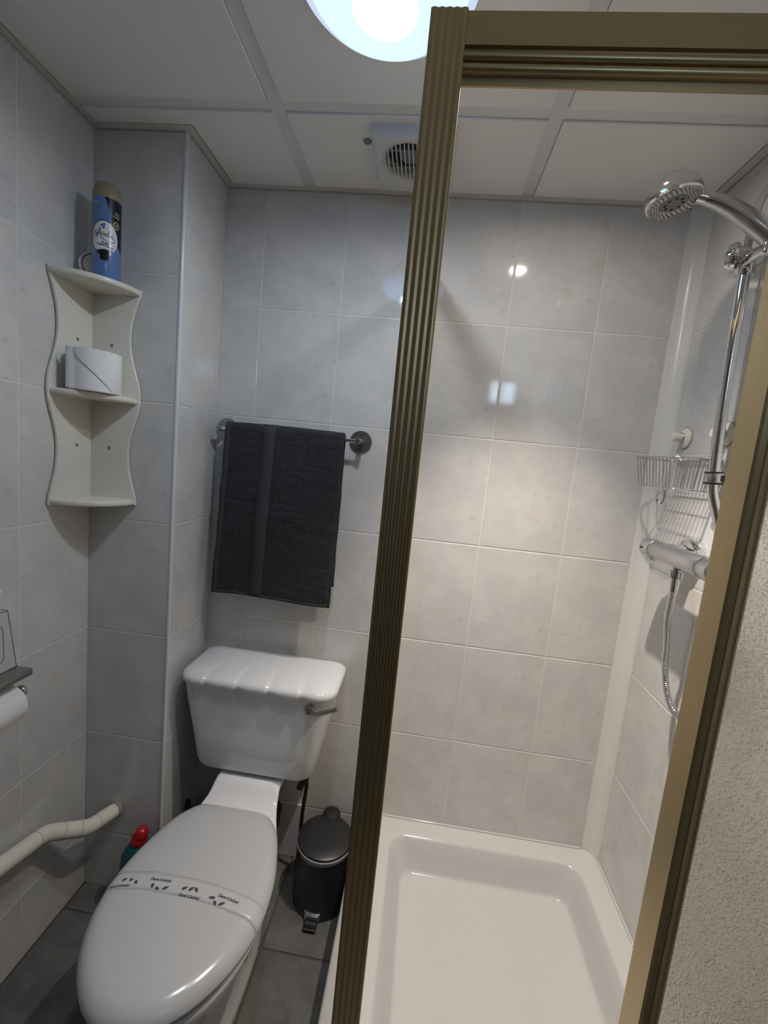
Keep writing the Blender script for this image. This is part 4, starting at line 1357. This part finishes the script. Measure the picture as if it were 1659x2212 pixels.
# ------------------------------------------------------------------ shower fittings on the right wall
# riser rail
rr_ = thing('shower_riser', 'curved chrome riser rail with slider on the shower wall', 'shower rail', (XR, -0.30, 1.35))
RY = -0.300
obj('rail', tube(smooth_path([(1.2525, RY, 1.358), (1.2400, RY, 1.390), (1.2255, RY, 1.428), (1.2190, RY, 1.466), (1.2130, RY, 1.55), (1.2080, RY, 1.68), (1.2050, RY, 1.80), (1.2020, RY, 1.93), (1.2070, RY, 2.03), (1.2190, RY, 2.075), (1.2400, RY, 2.105), (1.2525, RY, 2.115)], 6), 0.0115, 24), M['chrome'], rr_, 60)
for z, zz in ((1.345, 1.358), (2.11, 2.115)):
    obj('end_mount', lathe([(0.020, 0.0), (0.020, 0.004), (0.014, 0.010), (0.0125, 0.014)], (XR - 0.0005, RY, zz), axis=(-1, 0, 0), n=32), M['chrome'], rr_, 40)
obj('clamp_ring', join(cyl((1.2205, RY, 1.454), (1.2185, RY, 1.4775), 0.0180, 28, bev=0.001)), M['satin'], rr_, 40)
obj('clamp_band', join(cyl((1.2207, RY, 1.4515), (1.2205, RY, 1.4560), 0.0190, 28), cyl((1.2187, RY, 1.4770), (1.2184, RY, 1.4805), 0.0190, 28), rbox(1.222, 1.2545, RY - 0.018, RY - 0.006, 1.458, 1.474, 0.002, 1)), M['black'], rr_, 30)
SL = Vector((1.2020, RY, 1.930))
obj('slider_body', join(lathe([(0.0165, -0.024), (0.0185, -0.020), (0.0185, 0.020), (0.0165, 0.024)], SL, axis=(0, 0, 1), n=32),
                        rbox(SL.x - 0.016, SL.x + 0.018, SL.y - 0.075, SL.y - 0.005, SL.z - 0.013, SL.z + 0.013, 0.006, 3)), M['chrome'], rr_, 40)
obj('slider_knob', lathe([(0.018, 0.008), (0.021, 0.020), (0.0295, 0.024), (0.0310, 0.032), (0.0280, 0.041), (0.017, 0.046), (0.001, 0.0475)], (SL.x + 0.006, SL.y - 0.004, SL.z + 0.016), axis=(-0.72, 0.62, 0.05), n=36), M['chrome'], rr_, 40)
# handset
HC = Vector((1.0150, -0.335, 2.0340))
hn = Vector((0.17, -0.13, -0.97)).normalized()
hs = thing('shower_handset', 'round chrome shower head with spray face in the slider', 'shower head', (1.19, -0.345, 1.95))
obj('head', lathe([(0.001, -0.046), (0.020, -0.044), (0.036, -0.036), (0.047, -0.022), (0.0520, -0.008), (0.0530, 0.001), (0.0520, 0.0075), (0.0485, 0.010), (0.0465, 0.008)], HC, axis=hn, n=56), M['chrome'], hs, 40)
obj('spray_face', lathe([(0.0465, 0.006), (0.0465, 0.010), (0.0455, 0.0112), (0.0270, 0.0118), (0.0255, 0.0100)], HC, axis=hn, n=56, cap0=False, cap1=False), M['satin'], hs, 40)
obj('centre_plate', lathe([(0.0260, 0.008), (0.0260, 0.0118), (0.0235, 0.0128), (0.001, 0.0130)], HC, axis=hn, n=40), M['greyplast'], hs, 40)
u_, v_ = frame_for(hn)
nz = []
for rad, cnt in ((0.0305, 22), (0.0355, 26), (0.0405, 30), (0.0440, 32)):
    for k in range(cnt):
        a = 2 * PI * (k + (0.5 if rad in (0.0355, 0.044) else 0)) / cnt
        c_ = HC + hn * 0.0112 + (u_ * math.cos(a) + v_ * math.sin(a)) * rad
        nz.append(lathe([(0.0014, 0.0), (0.0010, 0.0028)], c_, axis=hn, n=6, cap0=False))
no = obj('nozzles', join(*nz), M['nozzle'], hs)
no['kind'] = 'stuff'
for k in range(8):
    a = 2 * PI * k / 8 + 0.2
    obj('jet_hole', lathe([(0.0030, 0.0), (0.0030, 0.0008), (0.001, 0.0008)], HC + hn * 0.0127 + (u_ * math.cos(a) + v_ * math.sin(a)) * 0.0165, axis=hn, n=10), M['rubber'], hs)
hpath = smooth_path([(1.0600, -0.338, 2.0380), (1.0800, -0.340, 2.0330), (1.1050, -0.345, 2.0230), (1.1420, -0.352, 2.0010), (1.1800, -0.360, 1.9700), (1.2080, -0.366, 1.9400), (1.2150, -0.3720, 1.9050)], 6)
nH = len(hpath)
obj('handle', tube(hpath, 0.013, 24, radii=[interp([(0, 0.0120), (0.15, 0.0125), (0.35, 0.0155), (0.6, 0.0195), (0.8, 0.0175), (1, 0.0120)], k / (nH - 1)) for k in range(nH)]), M['satin'], hs, 60)
obj('collar', lathe([(0.0130, 0.0), (0.0135, 0.002), (0.0135, 0.010), (0.0130, 0.012)], hpath[7], axis=hpath[8] - hpath[7], n=28), M['chrome'], hs, 40)

# valve
vl = thing('shower_valve', 'horizontal chrome bar shower valve on the shower wall', 'shower valve', (XR, -0.30, 1.273))
VX, VZ = 1.1720, 1.2730
obj('bar_body', cyl((VX, -0.2115, VZ), (VX, -0.405, VZ), 0.0245, 40, bev=0.001), M['satin'], vl, 40)
k1 = obj('control_knob', lathe([(0.020, 0.0), (0.0235, 0.003), (0.0250, 0.009), (0.0250, 0.043), (0.0242, 0.0440)], (VX, -0.1665, VZ), axis=(0, -1, 0), n=40), M['satin'], vl, 40)
obj('pointer_mark', rbox(VX - 0.0265, VX - 0.0242, -0.189, -0.179, VZ - 0.003, VZ + 0.003, 0.0008, 1), M['black'], k1)
obj('stop_lug', rbox(VX - 0.010, VX + 0.006, -0.2090, -0.187, VZ - 0.0285, VZ - 0.0235, 0.001, 1), M['satin'], k1)
obj('control_knob', lathe([(0.020, 0.0), (0.0235, 0.003), (0.0250, 0.009), (0.0250, 0.043), (0.0242, 0.0440)], (VX, -0.4505, VZ), axis=(0, 1, 0), n=40), M['satin'], vl, 40)
for yy in (-0.232, -0.382):
    obj('wall_flange', lathe([(0.0370, 0.0), (0.0375, 0.002), (0.0365, 0.020), (0.033, 0.027), (0.020, 0.030), (0.018, 0.060)], (XR - 0.0006, yy, VZ + 0.004), axis=(-1, 0, 0), n=40), M['chrome'], vl, 35)
obj('outlet', join(cyl((VX + .002, -0.305, VZ - 0.020), (VX + .002, -0.305, VZ - 0.034), 0.0095, 20), cyl((VX + .002, -0.305, VZ - 0.0315), (VX + .002, -0.305, VZ - 0.048), 0.0145, 20, bev=0.001)), M['satin'], vl, 35)

# flexible hose from valve to handset
hh = thing('shower_hose', 'ribbed chrome shower hose looping below the valve', 'shower hose', (VX, -0.30, 0.93))
hp_ = smooth_path([(VX + .002, -0.305, VZ - 0.0485), (VX + .003, -0.305, 1.190), (1.181, -0.294, 1.12), (1.190, -0.292, 1.06), (1.190, -0.302, 1.005), (1.190, -0.330, 0.950), (1.190, -0.372, 0.926), (1.190, -0.430, 0.945), (1.192, -0.470, 1.02), (1.195, -0.480, 1.25), (1.205, -0.455, 1.55), (1.212, -0.405, 1.78), (1.213, -0.376, 1.88), (1.2122, -0.3742, 1.8985)], 30)
# resample to a fine even pitch for the ribs
acc = [0.0]
for a, b in zip(hp_, hp_[1:]):
    acc.append(acc[-1] + (b - a).length)
pitch = 0.00115
n_ = int(acc[-1] / pitch)
pts, rad = [], []
k = 0
for i in range(n_ + 1):
    d = i * pitch
    while k < len(acc) - 2 and acc[k + 1] < d:
        k += 1
    t = (d - acc[k]) / max(1e-9, acc[k + 1] - acc[k])
    pts.append(hp_[k].lerp(hp_[k + 1], t))
    ph = i % 4
    rad.append((0.0066, 0.0078, 0.0078, 0.0066)[ph] if 0.032 < d < acc[-1] - 0.03 else 0.0088)
obj('hose_tube', tube(pts, 0.0075, 14, radii=rad), M['chrome'], hh, 50)

# wire basket hanging from two suction hooks
cd = thing('wire_caddy', 'chrome wire shower basket hanging from suction hooks', 'shower caddy', (1.19, -0.20, 1.43))
KX0, KX1 = 1.1400, 1.2480
KY0, KY1 = -0.280, -0.075
KZ1, KZ0 = 1.5080, 1.4330
def wire(name, pts, r=0.0012, closed=False):
    return obj(name, tube(pts, r, 8, closed=closed), M['satin'], cd, 60)
wire('rim_wire', [(a, b, KZ1) for a, b in rrect(KX0, KX1, KY0, KY1, 0.022, 6)], 0.0022, True)
iN = 0.012
wire('base_wire', [(a, b, KZ0) for a, b in rrect(KX0 + iN, KX1 - 0.004, KY0 + iN, KY1 - iN, 0.012, 5)], 0.0014, True)
ny = 11
for k in range(ny):
    t = (k + 0.5) / ny
    yt = KY1 - 0.012 + (KY0 - KY1 + 0.024) * t
    yb_ = KY1 - iN - 0.008 + (KY0 - KY1 + 2 * iN + 0.016) * t
    wire('wire', round_path([(KX0, yt, KZ1), (KX0 + iN, yb_, KZ0), (KX1 - 0.004, yb_, KZ0), (KX1, yt, KZ1)], 0.004, 4))
for k in range(3):
    xt = KX0 + 0.030 + 0.026 * k
    wire('wire', round_path([(xt, KY1, KZ1), (xt, KY1 - iN, KZ0), (xt, KY0 + iN, KZ0), (xt, KY0, KZ1)], 0.004, 4))
for yy in (-0.098, -0.263):
    sc_ = obj('suction_cup', lathe([(0.0285, 0.0), (0.0275, 0.0035), (0.020, 0.0080), (0.010, 0.0110), (0.0085, 0.012)], (XR - 0.0006, yy, 1.571), axis=(-1, 0, 0), n=36), M['ivory'], cd, 40)
    obj('suction_edge', lathe([(0.0290, 0.0), (0.0300, 0.0012), (0.0288, 0.0030)], (XR - 0.0006, yy, 1.571), axis=(-1, 0, 0), n=36, cap0=False, cap1=False), M['yellowed'], sc_, 40)
    obj('knob', lathe([(0.0075, 0.010), (0.0110, 0.014), (0.0118, 0.030), (0.0105, 0.034), (0.001, 0.035)], (XR - 0.0006, yy, 1.571), axis=(-1, 0, 0.05), n=20), M['ivory'], sc_, 35)
    hk = [(1.2415, yy + 0.010, 1.571), (1.2415, yy + 0.007, 1.580), (1.2415, yy - 0.002, 1.5835), (1.2415, yy - 0.011, 1.577), (1.2415, yy - 0.011, 1.566), (1.2405, yy - 0.004, 1.548), (1.2400, yy + 0.004, 1.534), (1.2440, yy - 0.004, 1.518), (1.2475, yy - 0.012, 1.508), (1.2485, yy - 0.014, 1.490)]
    wire('hook_wire', smooth_path(hk, 5), 0.0021)
obj('hanging_hook', join(tube(smooth_path([(1.1600, -0.222, 1.4325), (1.1600, -0.224, 1.420), (1.1590, -0.225, 1.404), (1.1570, -0.2245, 1.396), (1.1530, -0.221, 1.3925), (1.1490, -0.217, 1.396), (1.1480, -0.216, 1.404)], 5), 0.0026, 10), rbox(1.1565, 1.1635, -0.227, -0.218, 1.420, 1.4335, 0.001, 1)), M['brushed'], cd, 40)
